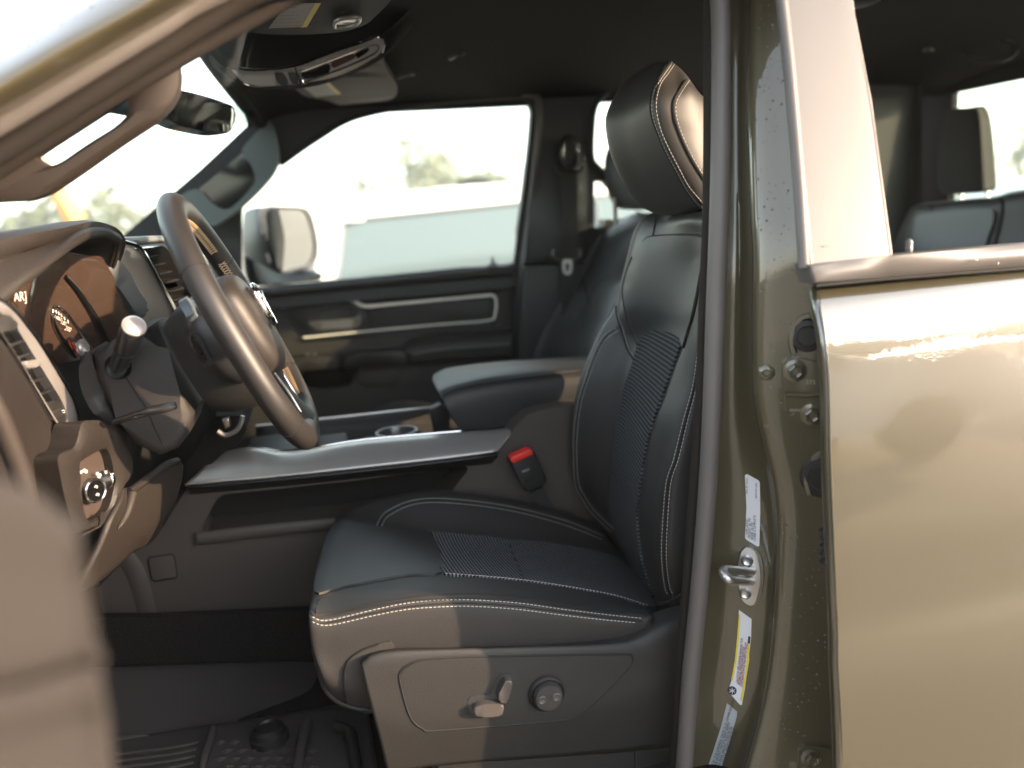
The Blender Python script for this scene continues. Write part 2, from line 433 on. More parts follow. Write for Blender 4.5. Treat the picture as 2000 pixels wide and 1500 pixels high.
def sheet(outer, holes=(), Y=0, ext=(0, .03, 0), sm=0, hsm=4, step=0):
    """flat or gently bent panel with openings; Y is a number or a function of (px, py)"""
    def dense(o, s):
        q = cr([Vector((p[0], p[1], 0)) for p in o], s, True) if s else [Vector((p[0], p[1], 0)) for p in o]
        return [Vector((p.x, p.y)) for p in q]
    loops = [dense(outer, sm)]+[dense(h, hsm) for h in holes]
    pts = []; ed = []
    for lp in loops:
        b = len(pts); pts += lp; ed += [(b+i, b+(i+1) % len(lp)) for i in range(len(lp))]
    def ins(lp, x, y):
        r = False; j = len(lp)-1
        for i in range(len(lp)):
            if (lp[i].y > y) != (lp[j].y > y) and x < (lp[j].x-lp[i].x)*(y-lp[i].y)/(lp[j].y-lp[i].y)+lp[i].x: r = not r
            j = i
        return r
    if step:
        xs = [p.x for p in loops[0]]; ys = [p.y for p in loops[0]]; y = min(ys)+step/2
        while y < max(ys):
            x = min(xs)+step/2
            while x < max(xs):
                if ins(loops[0], x, y) and not any(ins(h, x, y) for h in loops[1:]): pts.append(Vector((x, y)))
                x += step
            y += step
    rv, re, rf, _, _, _ = delaunay_2d_cdt(pts, ed, [], 0, 1e-4)
    fs = []
    for q in rf:
        c = sum((rv[i] for i in q), Vector((0, 0)))/len(q)
        if ins(loops[0], c.x, c.y) and not any(ins(h, c.x, c.y) for h in loops[1:]): fs.append(tuple(q))
    e = Vector(ext); yf = Y if callable(Y) else (lambda x, y: Y)
    v = [P(p.x, p.y, yf(p.x, p.y)) for p in rv]; n = len(v)
    v += [p+e for p in v]; f = list(fs)+[tuple(reversed([i+n for i in q])) for q in fs]
    ec = {}
    for q in fs:
        for i in range(len(q)):
            k = tuple(sorted((q[i], q[(i+1) % len(q)]))); ec[k] = ec.get(k, 0)+1
    for (a, c), k in ec.items():
        if k == 1: f.append((a, c, c+n, a+n))
    return M().add(v, f)

truck = thing('pickup_truck', 'olive green crew cab pickup truck with its driver door open, black leather cab', 'pickup truck', (.3, 1.0, 0))
def T(name, m, mt, parent=None, **k): return build(name, m, mt, parent or truck, **k)

# ---------------- near door aperture: jamb, seals, pillars
ys = [-160, 0, 200, 400, 500, 600, 740, 800, 870, 950, 1040, 1150, 1230, 1330, 1420, 1500, 1640]
crease = [1476, 1470, 1465, 1470, 1475, 1474, 1474, 1479, 1493, 1510, 1518, 1514, 1509, 1497, 1478, 1456, 1420]
sealr = [1424, 1427, 1430, 1427, 1422, 1418, 1414, 1411, 1408, 1405, 1398, 1388, 1384, 1376, 1370, 1360, 1340]
outr = [1535, 1548, 1570, 1590, 1600, 1612, 1625, 1632, 1640, 1645, 1650, 1655, 1658, 1660, 1664, 1668, 1675]
rows = []
def lerpY(y): return .0
def tum(y):  # tumblehome above the belt
    return .085*max(0, (530-y)/530)**1.2
rr = [[], [], [], [], [], [], []]
for y, c, s_, o in zip(ys, crease, sealr, outr):
    t = tum(y)*.8
    rr[0].append(P(s_-22, y, .175+t)); rr[1].append(P(s_+(c-s_)*.35, y, .172+t)); rr[2].append(P(c-9, y, .140+t))
    rr[3].append(P(c, y, .112+t)); rr[4].append(P(c+22, y, .098+t)); rr[5].append(P(c+(o-c)*.55, y, .084+t)); rr[6].append(P(o+12, y, .06+t))
jm = grid(rr, 6, 5)
jamb = T('door_jamb', jm, PAINT, solid=.004, face_cam=True)
jb = jm.bvh()
# pressed dimples, plugs and buffer
def plug(px, py, r, name='rubber_plug', mt=None, hgt=.010, rec=True):
    h = hit(jb, px, py)
    if not h: return None
    m = lathe(h[0]-h[1]*.002, h[1], [(r, 0), (r, .003), (r*.92, hgt*.6), (r*.62, hgt*.7), (r*.56, hgt), (0.0004, hgt)], 28)
    return T(name, m, mt or PLASD, jamb)
plug(1577, 655, .021); plug(1608, 930, .030)
for (x, y, r) in [(1497, 728, .011)]:
    h = hit(jb, x, y)
    if h: T('pressed_dimple', lathe(h[0]-h[1]*.001, h[1], [(r, 0), (r*.8, .0025), (r*.45, .0035), (r*.3, .001), (.0003, .001)], 24), PAINT, jamb)
for (cx, cy, s_) in [(1566, 662, 1), (1597, 935, 1.1)]:     # raised crescent pressings
    m = seam(jb, [(cx+16*s_, cy-46*s_), (cx-2*s_, cy-40*s_), (cx-17*s_, cy-18*s_), (cx-21*s_, cy+6*s_), (cx-15*s_, cy+28*s_)], .0045, 6)
    T('pressed_rim', m, PAINT, jamb)
# hinges
def hinge(cx, cy, upper=True):
    root = None
    pts = [(cx-22, cy-22), (cx-12, cy-30), (cx+60, cy-30), (cx+62, cy+50), (cx-20, cy+46)] if upper else None
    m = patch(jb, [(cx-25, cy-14), (cx-16, cy-24), (cx+14, cy-24), (cx+60, cy-10), (cx+60, cy+46), (cx-16, cy+46), (cx-25, cy+38)], .006, .003, 12, 0)
    return T('hinge_plate', m, PAINT, jamb)
def bolt(px, py, par, r=.0095, off=.006):
    h = hit(jb, px, py)
    if not h: return
    o = h[0]+h[1]*off
    m = lathe(o, h[1], [(r*1.5, 0), (r*1.5, .002), (r*1.05, .003)], 28)
    lathe(o, h[1], [(r*.98, .003), (r*.98, .009), (r*.75, .0105), (r*.45, .0085), (.0003, .0085)], 6, m)
    T('hinge_bolt', m, PAINT, par, smooth=False)
h1 = hinge(1552, 722); bolt(1551, 722, h1)
m = patch(jb, [(1532, 772), (1600, 772), (1600, 832), (1572, 833), (1556, 826), (1545, 812), (1551, 806), (1545, 800), (1533, 802)], .004, .003, 12, 0)
h2 = T('hinge_plate', m, PAINT, jamb); bolt(1585, 807, h2, off=.004)
m = seam(jb, [(1532, 767), (1570, 768), (1600, 766)], .0035, 4, .006); T('hinge_pin', m, PAINT, jamb)
def jtext(txt, px, py, size, tilt=0, mt=None, off=.0065):
    h = hit(jb, px, py)
    if not h: return
    up = (U-h[1]*U.dot(h[1])).normalized(); rt = up.cross(h[1]); 
    if rt.dot(R) < 0: rt = -rt
    return text_on(txt, h[0]+h[1]*off, rt, up, size)
m = jtext('375', 1572, 748, .008); T('cast_numbers', m, mat('cast_mark', (.38, .35, .26), .5), jamb)
m = jtext('00050', 1540, 802, .0055, off=.0045); T('cast_numbers', m, bpy.data.materials['cast_mark'], jamb)
h3 = hinge(1583, 1476); bolt(1581, 1475, h3)
m = seam(jb, [(1440, 1118), (1434, 1100)], .002); 
# wiring boot between jamb and rear door
m = M()
for k in range(5):
    h = hit(jb, 1606, 1030+k*15)
    if h: lathe(h[0]+Vector((.0, -.012, 0)), (0, 0, 1), [(.006, -.004), (.011, 0), (.006, .004)], 16, m)
T('wiring_boot', m, PLASD, jamb)
# striker
h = hit(jb, 1462, 1122); so = h[0]; sn = h[1]
su = (U-sn*U.dot(sn)).normalized(); sr = su.cross(sn); sr = sr if sr.dot(R) > 0 else -sr
striker = T('door_striker', patch(jb, [(1447, 1076), (1458, 1066), (1472, 1070), (1481, 1084), (1487, 1110), (1486, 1140), (1477, 1172), (1466, 1179), (1450, 1168), (1444, 1150), (1441, 1120), (1443, 1095)], .007, .006, 10, 2), STEEL, jamb)
T('striker_shim', patch(jb, [(1449, 1080), (1460, 1068), (1476, 1072), (1487, 1086), (1492, 1112), (1491, 1142), (1482, 1174), (1470, 1181), (1452, 1170), (1446, 1150), (1443, 1120), (1445, 1097)], .003, .003, 10, 2), mat('shim_steel', (.22, .2, .18), .4, metal=.8), jamb)
a_ = hit(jb, 1470, 1112); b_ = hit(jb, 1468, 1132)
o1 = a_[0]+sn*.007; o2 = b_[0]+sn*.007
tip = Vector((-.030, .0, 0))
e1 = P(1414, 1113, .12); e2 = P(1426, 1133, .105)
loop = cr([o1, o1.lerp(e1, .6), e1, e1.lerp(e2, .5)+(e1-o1)*.08, e2, o2.lerp(e2, .6), o2], 6)
T('striker_loop', tube(loop, .0062, 12), STEEL, jamb)
for (x, y) in [(1460, 1091), (1456, 1155)]:
    h = hit(jb, x, y); T('striker_screw', lathe(h[0]+h[1]*.0065, h[1], [(.0085, 0), (.0085, .002), (.006, .004), (.0035, .0025), (.0003, .0025)], 20), STEEL, jamb)
# labels on the jamb
def label_on(name, outl, bars, mt=WHITEL, lab=None):
    o = T(name, patch(jb, outl, .0006, .0008, 10, 0), mt, jamb, label=lab)
    for (poly, mm, nm) in bars: T(nm, patch(jb, poly, .0010, .0006, 8, 0), mm, jamb)
    return o
def vtext(lines, corner, dvec, svec, size, mt, off=.0013, nm='printed_text'):
    """rows of small writing running up the jamb: corner px, dvec px per text unit run, svec px between rows"""
    m = M()
    for i, s in enumerate(lines):
        x, y = corner[0]+svec[0]*i, corner[1]+svec[1]*i
        h = hit(jb, x, y); h2 = hit(jb, x+dvec[0]*10, y+dvec[1]*10)
        if not (h and h2) or not s: continue
        rt = (h2[0]-h[0]).normalized(); up = h[1].cross(rt).normalized()
        text_on(s, h[0]+h[1]*off, rt, up, size, m)
    return T(nm, m, mt, jamb)
label_on('jamb_sticker', [(1455, 928), (1459, 926), (1481, 938), (1484, 942), (1485, 1000), (1483, 1066), (1479, 1067), (1458, 1054), (1455, 1050), (1458, 990)], [])
vtext(['1.5:00 29600', 'FRONT 36 PSI', 'REAR 36 PSI', 'CURB COMPLETE'], (1461, 1048), (0, -1), (5.2, 3), .0050, INK)
vtext(['MFD BY 10-23', '', '', '68457191-00A'], (1461, 964), (0, -1), (6, 3), .0038, INK)
m = M()
lb2 = label_on('jamb_sticker', [(1443, 1191), (1468, 1209), (1467, 1245), (1462, 1290), (1455, 1345), (1449, 1377), (1445, 1376), (1424, 1352), (1423, 1346), (1431, 1322), (1437, 1290), (1442, 1240)],
    [([(1443, 1199), (1446, 1201), (1444, 1240), (1439, 1290), (1431, 1329), (1428, 1327), (1435, 1290), (1440, 1240)], YEL, 'yellow_band'),
     ([(1464, 1258), (1463.5, 1290), (1457, 1330), (1450, 1370), (1446, 1367), (1453, 1330), (1459, 1290), (1460, 1256)], YEL, 'yellow_band'),
     ([(1466, 1243), (1465, 1257), (1460.5, 1256), (1461.5, 1242)], INK, 'black_panel')])
vtext(['CAUTION: SEE OWNER MANUAL FOR', 'PROPER BELT AND AIR BAG USE', 'CHILDREN CAN BE INJURED BY BAG'], (1441, 1334), (1.9, -16), (5, 4), .0042, INK)
vtext(['NEVER PUT REAR FACING SEAT UP', 'ALWAYS USE SEAT BELTS AND TETHER'], (1443.5, 1336), (1.9, -16), (5, 4), .0040, REDINK)
h = hit(jb, 1430, 1348)
T('round_symbol', lathe(h[0]+h[1]*.0008, h[1], [(.0066, 0), (.0066, .0006), (.0003, .0007)], 24), INK, jamb)
m = M()
for k in range(3):
    d = (Vector((0, 0, 1))*math.cos(k*1.047)+h[1].cross(Vector((0, 0, 1)))*math.sin(k*1.047)); tube([h[0]+h[1]*.0016-d*.0045, h[0]+h[1]*.0016+d*.0045], .0006, 5, m=m)
T('symbol_star', m, WHITEL, jamb)
lb3 = label_on('jamb_sticker', [(1420, 1373), (1440, 1390), (1439, 1400), (1428, 1440), (1415, 1480), (1400, 1530), (1376, 1515), (1392, 1470), (1408, 1420)], [], mat('label_silver', (.42, .46, .50), .35, metal=.3))
vtext(['MFD BY: FCA CANADA  DATE 10-23  GVWR 3221 KG', 'GAWR FRONT 1769 KG  RIMS 20X9.0', 'GAWR REAR 1860 KG  TYRE PSI 36', 'COLD 250 KPA  VEHICLE MADE IN', 'THIS TRUCK CONFORMS TO ALL'], (1391, 1502), (4.5, -14), (5.6, 2.2), .0050, INK)
# drops of water standing on the paint
m = M(); random.seed(3); cnt = 0
while cnt < 330:
    y = random.uniform(0, 1499); i = max(k for k in range(len(ys)) if ys[k] <= y); t = (y-ys[i])/(ys[i+1]-ys[i]); c = crease[i]*(1-t)+crease[i+1]*t
    x = random.uniform(c+4, c+110) if y > 250 else random.uniform(c+10, c+75)
    h = hit(jb, x, y); cnt += 1
    if not h: continue
    r = random.choice([.0006, .0008, .0008, .0011, .0016])
    lathe(h[0], h[1], [(r, 0), (r*.85, r*.4), (r*.5, r*.62), (.0001, r*.7)], 8, m)
T('water_drops', m, WATER, jamb, kind='stuff')

# weatherstrips round the front aperture
sp = [(-170, 335, .12), (0, 240, .12), (175, 134, .12), (310, 52, .125), (400, -2, .13), (620, -92, .135), (1000, -150, .15), (1280, -165, .17), (1385, -130, .185), (1406, 0, .185), (1408, 200, .165), (1405, 400, .15), (1398, 600, .145), (1390, 800, .14), (1382, 950, .14), (1366, 1150, .14), (1348, 1330, .14), (1336, 1500, .14), (1320, 1680, .14)]
T('door_seal', tube(cr(VV(sp), 8), [.011, .011, .011, .011, .011, .011, .011, .011, .012, .0125, .0125, .0125, .013, .0125, .0125, .0125, .0125, .0125, .0125], 14), SEALM, label='grey rubber seal, coloured as if lit, round the open front doorway')
sp2 = [(-170, 392, .15), (0, 293, .15), (175, 182, .15), (304, 100, .155), (400, 42, .16), (500, -12, .165), (760, -90, .17), (1100, -120, .19), (1300, -110, .2), (1378, -60, .2), (1386, 60, .2), (1386, 200, .18), (1384, 400, .17), (1376, 600, .165), (1368, 800, .16), (1354, 1000, .16), (1340, 1180, .16), (1328, 1330, .16), (1318, 1500, .16), (1300, 1680, .16)]
T('inner_seal', tube(cr(VV(sp2), 8), [.0135, .0135, .013, .013, .012, .012, .010, .009, .008, .008, .008, .008, .008, .008, .008, .008, .008, .008, .008], 14), SEALF)
sp3 = [(-170, 430, .18), (0, 331, .18), (105, 264, .18), (200, 203, .18), (300, 145, .18), (400, 88, .185), (500, 34, .19), (577, -6, .19), (700, -40, .19), (1000, -90, .2), (1300, -80, .21)]
T('headliner_edge', tube(cr(VV(sp3), 8), .0085, 12), SEALF)
# outer A pillar / roof rail of the body
L0 = [(-900, 655), (-260, 255), (-120, 178), (0, 112), (90, 60), (190, 0), (330, -75), (600, -170), (1000, -230), (1500, -250), (2400, -300)]
L1 = [(-900, 700), (-260, 300), (-120, 228), (0, 160), (110, 95), (240, 25), (380, -50), (640, -135), (1000, -195), (1500, -215), (2400, -265)]
L2 = [(-900, 750), (-260, 350), (-120, 275), (0, 203), (150, 115), (300, 25), (420, -38), (660, -112), (1000, -168), (1500, -188), (2400, -238)]
L3 = [(-900, 785), (-260, 385), (-120, 306), (0, 236), (175, 133), (325, 42), (440, -25), (660, -95), (1000, -150), (1500, -170), (2400, -220)]
LA = [(-900, 630), (-260, 230), (-120, 153), (0, 92), (75, 40), (160, -10), (310, -90), (600, -185), (1000, -245), (1500, -265), (2400, -315)]
T('roof_rail', Gd([LA, L0, L1, L2, L3], [.17, .10, .055, .075, .12], 5, 6), PAINT, solid=.004, face_cam=True, label='gold lit painted pillar above the doorway')
m = M(); random.seed(5)
rb = BV['roof_rail'].bvh()
for k in range(26):
    x = random.uniform(0, 190); y = 112-x*.59+random.uniform(2, 9); h = hit(rb, x, y)
    if h: r = random.choice([.0009, .0012, .0015]); lathe(h[0], h[1], [(r, 0), (r*.85, r*.4), (r*.5, r*.62), (.0001, r*.7)], 8, m)
T('water_drops', m, WATER, kind='stuff')
# grab handle trim of the near A pillar
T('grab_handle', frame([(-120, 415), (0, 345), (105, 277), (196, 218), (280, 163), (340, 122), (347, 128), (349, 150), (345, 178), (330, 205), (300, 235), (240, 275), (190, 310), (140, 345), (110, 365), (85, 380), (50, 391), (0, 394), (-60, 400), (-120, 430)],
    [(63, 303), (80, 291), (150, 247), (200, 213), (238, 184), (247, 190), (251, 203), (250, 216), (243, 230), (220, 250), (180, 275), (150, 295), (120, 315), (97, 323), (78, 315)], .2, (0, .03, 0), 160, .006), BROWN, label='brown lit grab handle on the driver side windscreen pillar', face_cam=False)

# near B pillar inner trim, roof, sills (seen from other sides)
T('pillar_trim', M().add([P(1432, -100, .28), P(1500, -100, .26), P(1500, 1650, .2), P(1400, 1650, .2)], [(0, 1, 2, 3)]), PLASD, solid=.01)
rf = []
for X in (-.12, .06, .4, 1.0, 1.7, 2.25):
    e = -.055 if X < -.1 else (-.02 if X < .1 else 0)
    rf.append([Vector((X, .13, 1.915+e)), Vector((X, .3, 1.955+e)), Vector((X, 1.0, 1.985+e)), Vector((X, 1.7, 1.955+e)), Vector((X, 1.88, 1.915+e))])
T('roof', grid(rf, 4), PAINT, solid=.01)

# ---------------- rear door
rd_rows = []
prof = [(562, .016), (600, -.001), (665, -.015), (760, -.022), (900, -.030), (1050, -.036), (1150, -.0365), (1225, -.0375), (1290, -.0420), (1370, -.0450), (1480, -.0430), (1700, -.030)]
edge = [1588, 1592, 1603, 1609, 1612, 1618, 1622, 1625, 1626, 1630, 1634, 1638]
for (y, Yp), e in zip(prof, edge):
    p = P(e+16, y, Yp)
    r_ = [P(e-6, y, Yp+.035), P(e-9, y, Yp+.017), P(e-3, y, Yp+.006), P(e+6, y, Yp+.0012), p]
    for X in (.62, .75, .95, 1.2, 1.5, 1.62): r_.append(Vector((X, Yp+(.0 if X < 1.3 else .004), p.z)))
    rd_rows.append(r_)
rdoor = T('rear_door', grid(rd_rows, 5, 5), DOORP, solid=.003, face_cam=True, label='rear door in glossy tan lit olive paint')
bl = [(1582, 517), (1660, 508), (1740, 500), (2000, 477), (2500, 436), (2500, 486), (2000, 521), (1740, 541), (1592, 555), (1586, 540)]
T('belt_molding', plate(bl, -.002, (0, .03, 0), .004), CLADM, rdoor)
T('belt_seal', tube(VV([(1594, 558, .001), (1740, 544, .001), (2000, 524, .001), (2500, 488, .001)]), .0017, 8), SEAM, rdoor)
arows = [(-120, 1512, 1650, .10), (30, 1535, 1668, .077), (200, 1552, 1700, .052), (400, 1572, 1727, .022), (512, 1582, 1741, .006), (519, 1583, 1742, .005)]
ap = grid([[P(l, y, Y+.012), P(l+2, y, Y+.001), P(l+6, y, Y), P((l+r)/2, y-(l+r)*.002, Y), P(r-6, y-8, Y), P(r-1, y-8, Y+.002), P(r, y-8, Y+.014)] for y, l, r, Y in arows], 5, 5)
T('pillar_applique', ap, CLADM, rdoor, solid=.002, face_cam=True)
T('window_channel', tube(VV([(1737, 497, .012), (1724, 400, .026), (1697, 200, .055), (1664, 30, .08), (1646, -120, .104)]), .0032, 8), mat('channel_rubber', (.30, .22, .20), .4), rdoor)
T('edge_seal', tube(cr(VV([(1516, -110, .10), (1527, 0, .082), (1543, 150, .058), (1560, 350, .03), (1566, 440, .018), (1571, 524, .01)]), 5), .0068, 12), SEALM, rdoor)
T('door_liner', M().add([P(1590, 560, .075), Vector((1.6, .075, 1.44)), Vector((1.6, .09, .78)), P(1640, 1700, .09)], [(0, 1, 2, 3)]), PLASD, rdoor, solid=.02)
T('door_ledge', M().add([P(1590, 560, .0), Vector((1.6, .0, 1.435)), Vector((1.6, .09, 1.44)), P(1590, 560, .09)], [(0, 1, 2, 3)]), PLASD, rdoor, solid=.01)
lk = P(1775, 500, .06)
T('lock_knob', lathe(lk+Vector((0, 0, -.03)), (0, 0, 1), [(.0042, 0), (.0042, .038), (.0048, .0385), (.0042, .040), (.0042, .0415), (.0048, .042), (.0042, .0435), (.0042, .045), (.0047, .0455), (.0040, .049), (.002, .051), (.0002, .0515)], 16), mat('knob_grey', (.16, .15, .14), .35, metal=.4), rdoor)
# water specks on the belt
m = M()
for (x, y, r) in [(1629, 476, .0016), (1582, 435, .0008), (1908, 506, .0016), (1950, 514, .0012), (1660, 498, .0007), (1717, 372, .0009), (1722, 415, .0009)]:
    p = P(x, y, -.006 if y > 500 else .02*(500-y)/130); lathe(p, (0, -1, 0), [(r, 0), (r*.85, r*.4), (r*.5, r*.62), (.0001, r*.7)], 10, m)
T('water_drops', m, WATER, rdoor, kind='stuff')
# bodywork ahead of the doorway, outside the photograph's frame
hd = []
for X, z, w in ((-3.0, 1.02, .86), (-2.9, 1.14, .90), (-2.0, 1.26, .95), (-1.2, 1.33, .97), (-.96, 1.37, .97)):
    hd.append([Vector((X, 1.0-w, z-.16)), Vector((X, 1.0-w*.97, z-.04)), Vector((X, 1.0-w*.8, z)), Vector((X, 1.0, z+.03)), Vector((X, 1.0+w*.8, z)), Vector((X, 1.0+w*.97, z-.04)), Vector((X, 1.0+w, z-.16))])
T('hood', grid(hd, 4), PAINT, solid=.01)
m = M(); box((-1.05, .07, 1.0), (.2, .12, .76), m); T('hinge_pillar', m, PAINT)
T('front_fender', rbox((-2.05, .06, .98), (1.8, .10, .56), .04), PAINT)
T('front_fender', rbox((-2.05, 1.94, .98), (1.8, .10, .56), .04), PAINT)
T('dash_side_cover', M().add([Vector((-.97, .15, .75)), Vector((-.55, .15, .75)), Vector((-.37, .15, 1.05)), Vector((-.37, .15, 1.42)), Vector((-.60, .15, 1.47)), Vector((-.97, .15, 1.41))], [(0, 1, 2, 3, 4, 5)]), PLASD, solid=.01)
T('cowl', M().add([Vector((-.97, .1, 1.34)), Vector((-.97, 1.9, 1.34)), Vector((-.8, 1.9, 1.42)), Vector((-.8, .1, 1.42))], [(0, 1, 2, 3)]), PLASD, solid=.01)
# neighbouring bodywork beyond the rear door
m = M()
rows = []
for (y, Yp) in prof:
    z = P(1620, y, Yp).z; rows.append([Vector((1.626, Yp+.01, z)), Vector((1.63, Yp, z)), Vector((1.9, Yp, z)), Vector((2.4, Yp, z))])
T('cab_corner', grid(rows, 3), PAINT, solid=.003, face_cam=True)
T('sill_panel', box((.6, .06, .60), (3.3, .14, .16)), PAINT)

# ---------------- cab shell seen inside
T('cab_floor', box((.75, 1.0, .70), (3.2, 1.86, .04)), CARPET)
T('firewall', box((-.98, 1.0, 1.1), (.04, 1.8, .8)), PLASD)
hl = []
for X, dz in ((-.13, -.035), (.0, -.005), (.2, .0), (.6, .0), (1.2, .0), (1.8, .0), (2.2, -.03)):
    hl.append([Vector((X, .2, 1.855+dz)), Vector((X, .3, 1.895+dz)), Vector((X, .55, 1.925+dz)), Vector((X, 1.0, 1.935+dz)), Vector((X, 1.4, 1.925+dz)), Vector((X, 1.66, 1.90+dz)), Vector((X, 1.75, 1.87+dz))])
T('headliner', grid(hl, 5), HEADL, solid=.008)
# rear wall with its window
zt = PX(1855, 192, 2.15).z
def XZ(Y, z, X=2.2): return Vector((X, Y, z))
m = M()
box((2.22, .17, 1.4), (.03, .34, 1.1), m); box((2.22, 1.80, 1.4), (.03, .22, 1.1), m)
zw0, zw1 = 1.42, 1.835
box((2.22, 1.0, (zw1+1.95)/2), (.03, 1.5, 1.95-zw1), m); box((2.22, 1.0, (.7+zw0)/2), (.03, 1.5, zw0-.7), m)
bw = T('rear_wall', m, HEADL)
T('rear_window', box((2.215, 1.015, (zw0+zw1)/2), (.004, 1.36, zw1-zw0)), TINT, bw)
# ================================================================== far side of the cab
# far A pillar, roof rail, B pillar around the two far windows
win1 = [(472, 408), (500, 372), (545, 322), (580, 297), (620, 270), (655, 247), (700, 227), (760, 210), (850, 200), (950, 192), (1005, 188), (1028, 193), (1039, 208), (1040, 230), (1035, 290), (1025, 370), (1014, 450), (1007, 512), (900, 523), (700, 543), (560, 556), (472, 562)]
def farY(x, y): return 1.80 - .09*max(0, (520-y)/330)
T('side_trim', sheet([(120, 590), (225, 474), (390, 332), (548, 184), (640, 110), (1000, 60), (1420, 30), (1800, 20), (1800, 1100), (1010, 1100), (1004, 700), (1004, 560), (560, 600), (300, 620)],
    [win1, [(1164, 220), (1170, 202), (1182, 190), (1203, 178), (1240, 172), (1500, 160), (1600, 200), (1600, 440), (1300, 440), (1180, 333), (1168, 318), (1161, 303)],
     [(1161, 358), (1166, 355), (1182, 355), (1200, 372), (1300, 455), (1300, 470), (1193, 428), (1180, 440), (1164, 444), (1161, 436)]], farY, (0, .05, 0), hsm=3, step=60), TRIMB, smooth=True, ang=30)
# rounded seal lips along the window edges
T('window_seal', tube(cr([P(x, y, farY(x, y)-.004) for x, y in [(548, 320), (620, 270), (700, 227), (850, 200), (1005, 188), (1030, 194), (1041, 212), (1041, 235), (1036, 290), (1026, 370), (1015, 450), (1008, 512)]], 5), .009, 10), TRIMB)
T('window_seal', tube(cr([P(x, y, farY(x, y)-.02) for x, y in [(1020, 181), (1048, 190), (1053, 215), (1052, 250), (1044, 330), (1032, 430), (1020, 520), (1016, 690)]], 5), .010, 10), SEALM)
T('window_seal', tube(cr([P(x, y, farY(x, y)-.006) for x, y in [(1290, 158), (1203, 172), (1180, 184), (1166, 200), (1158, 230), (1155, 300), (1165, 324), (1200, 352), (1260, 400)]], 5), .010, 10), TRIMB)
T('pillar_cover', plate([(1060, 200), (1150, 190), (1148, 300), (1150, 508), (1024, 514), (1034, 400), (1052, 250)], 1.735, (0, .05, 0), .02), TRIMB)
T('pillar_cover', plate([(1024, 518), (1150, 511), (1158, 710), (1012, 710)], 1.735, (0, .05, 0), .012), TRIMB)
T('side_glass', M().add([P(465, 570, 1.87), P(1050, 540, 1.87), P(1050, 170, 1.78), P(465, 190, 1.78)], [(0, 1, 2, 3)]), TINT)
T('side_glass', M().add([P(1150, 470, 1.88), P(1620, 470, 1.88), P(1620, 140, 1.79), P(1150, 150, 1.79)], [(0, 1, 2, 3)]), TINT)
# far A pillar grab handle
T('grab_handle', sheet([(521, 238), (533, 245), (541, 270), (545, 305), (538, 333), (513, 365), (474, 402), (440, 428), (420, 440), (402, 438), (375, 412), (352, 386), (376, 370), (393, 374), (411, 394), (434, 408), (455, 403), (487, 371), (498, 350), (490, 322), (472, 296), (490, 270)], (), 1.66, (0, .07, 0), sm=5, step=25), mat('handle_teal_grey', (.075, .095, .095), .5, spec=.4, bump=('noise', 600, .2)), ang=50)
T('handle_recess', plate([(375, 380), (475, 297), (500, 330), (500, 365), (440, 415), (410, 408)], 1.70, (0, .02, 0), 0), GLOSSB)
# windscreen
T('windscreen', M().add([P(225, 482, 1.74), P(562, 176, 1.66), P(440, -60, .14), P(-460, 560, .08)], [(0, 1, 2, 3)]), glassy('windscreen_glass', (.88, .94, .89), .12), label='clear windscreen')
T('header_trim', tube(cr([Vector((-.10, .2, 1.835)), Vector((-.13, .6, 1.873)), Vector((-.135, 1.0, 1.883)), Vector((-.12, 1.4, 1.875)), Vector((-.09, 1.68, 1.845))], 6), .022, 12), HEADL)
T('inspection_sticker', M().add([P(458, 203, 1.25), P(504, 222, 1.28), P(464, 252, 1.22), P(456, 240, 1.2)], [(0, 1, 2, 3)]), glassy('sticker_tint', (.5, .6, .52), .5))

T('kick_panel', sheet([(60, 560), (470, 560), (470, 1150), (60, 1250)], (), 1.88, (0, .02, 0)), PLASD)
# ---------------- passenger door
pdoor = T('passenger_door', sheet([(440, 585), (700, 562), (1003, 530), (1003, 700), (1000, 1000), (420, 1050), (430, 700)], [[(548, 612), (585, 594), (700, 583), (955, 565), (972, 580), (968, 625), (950, 640), (610, 668), (590, 662)], [(600, 722), (700, 715), (695, 735), (676, 758), (600, 762)]], 1.84, (0, .04, 0), hsm=3), PLAS, label='passenger front door inner panel in black')
T('door_pocket_back', plate([(540, 560), (980, 550), (980, 680), (540, 690)], 1.865, (0, .01, 0), 0), PLASD, pdoor)
T('door_pocket_back', plate([(590, 700), (740, 700), (740, 790), (590, 790)], 1.875, (0, .01, 0), 0), GLOSSB, pdoor)
T('belt_roll', Gd([[(440, 566), (700, 544), (1007, 512)], [(440, 572), (700, 548), (1007, 517)], [(440, 584), (700, 557), (1006, 530)], [(440, 594), (700, 566), (1004, 541)], [(440, 600), (700, 570), (1004, 545)]], [1.84, 1.79, 1.775, 1.80, 1.84], 6, 6), PLAS, pdoor, face_cam=True)
T('upper_trim', plate([(505, 583), (715, 562), (890, 549), (946, 544), (962, 551), (1002, 547), (1002, 565), (972, 570), (958, 560), (700, 578), (590, 590), (556, 600), (540, 618), (500, 610)], 1.835, (0, .01, 0), .003, 0), PLAS, pdoor)
T('speaker_grille', plate([(697, 583), (935, 561), (950, 572), (760, 588), (715, 593)], 1.83, (0, .03, 0), .002), mat('grille_mesh', (.03, .028, .027), .4, metal=.3, bump=('vor', 300, 1.0), bd=.003), pdoor)
T('insert_panel', plate([(716, 606), (770, 598), (955, 583), (961, 590), (960, 617), (948, 622), (728, 642)], 1.845, (0, .02, 0), .003), GLOSSB if False else mat('insert_black', (.009, .009, .009), .6), pdoor)
T('insert_panel', plate([(560, 608), (590, 600), (680, 592), (716, 606), (728, 642), (612, 655), (590, 640)], 1.855, (0, .02, 0), .003), PLASD, pdoor)
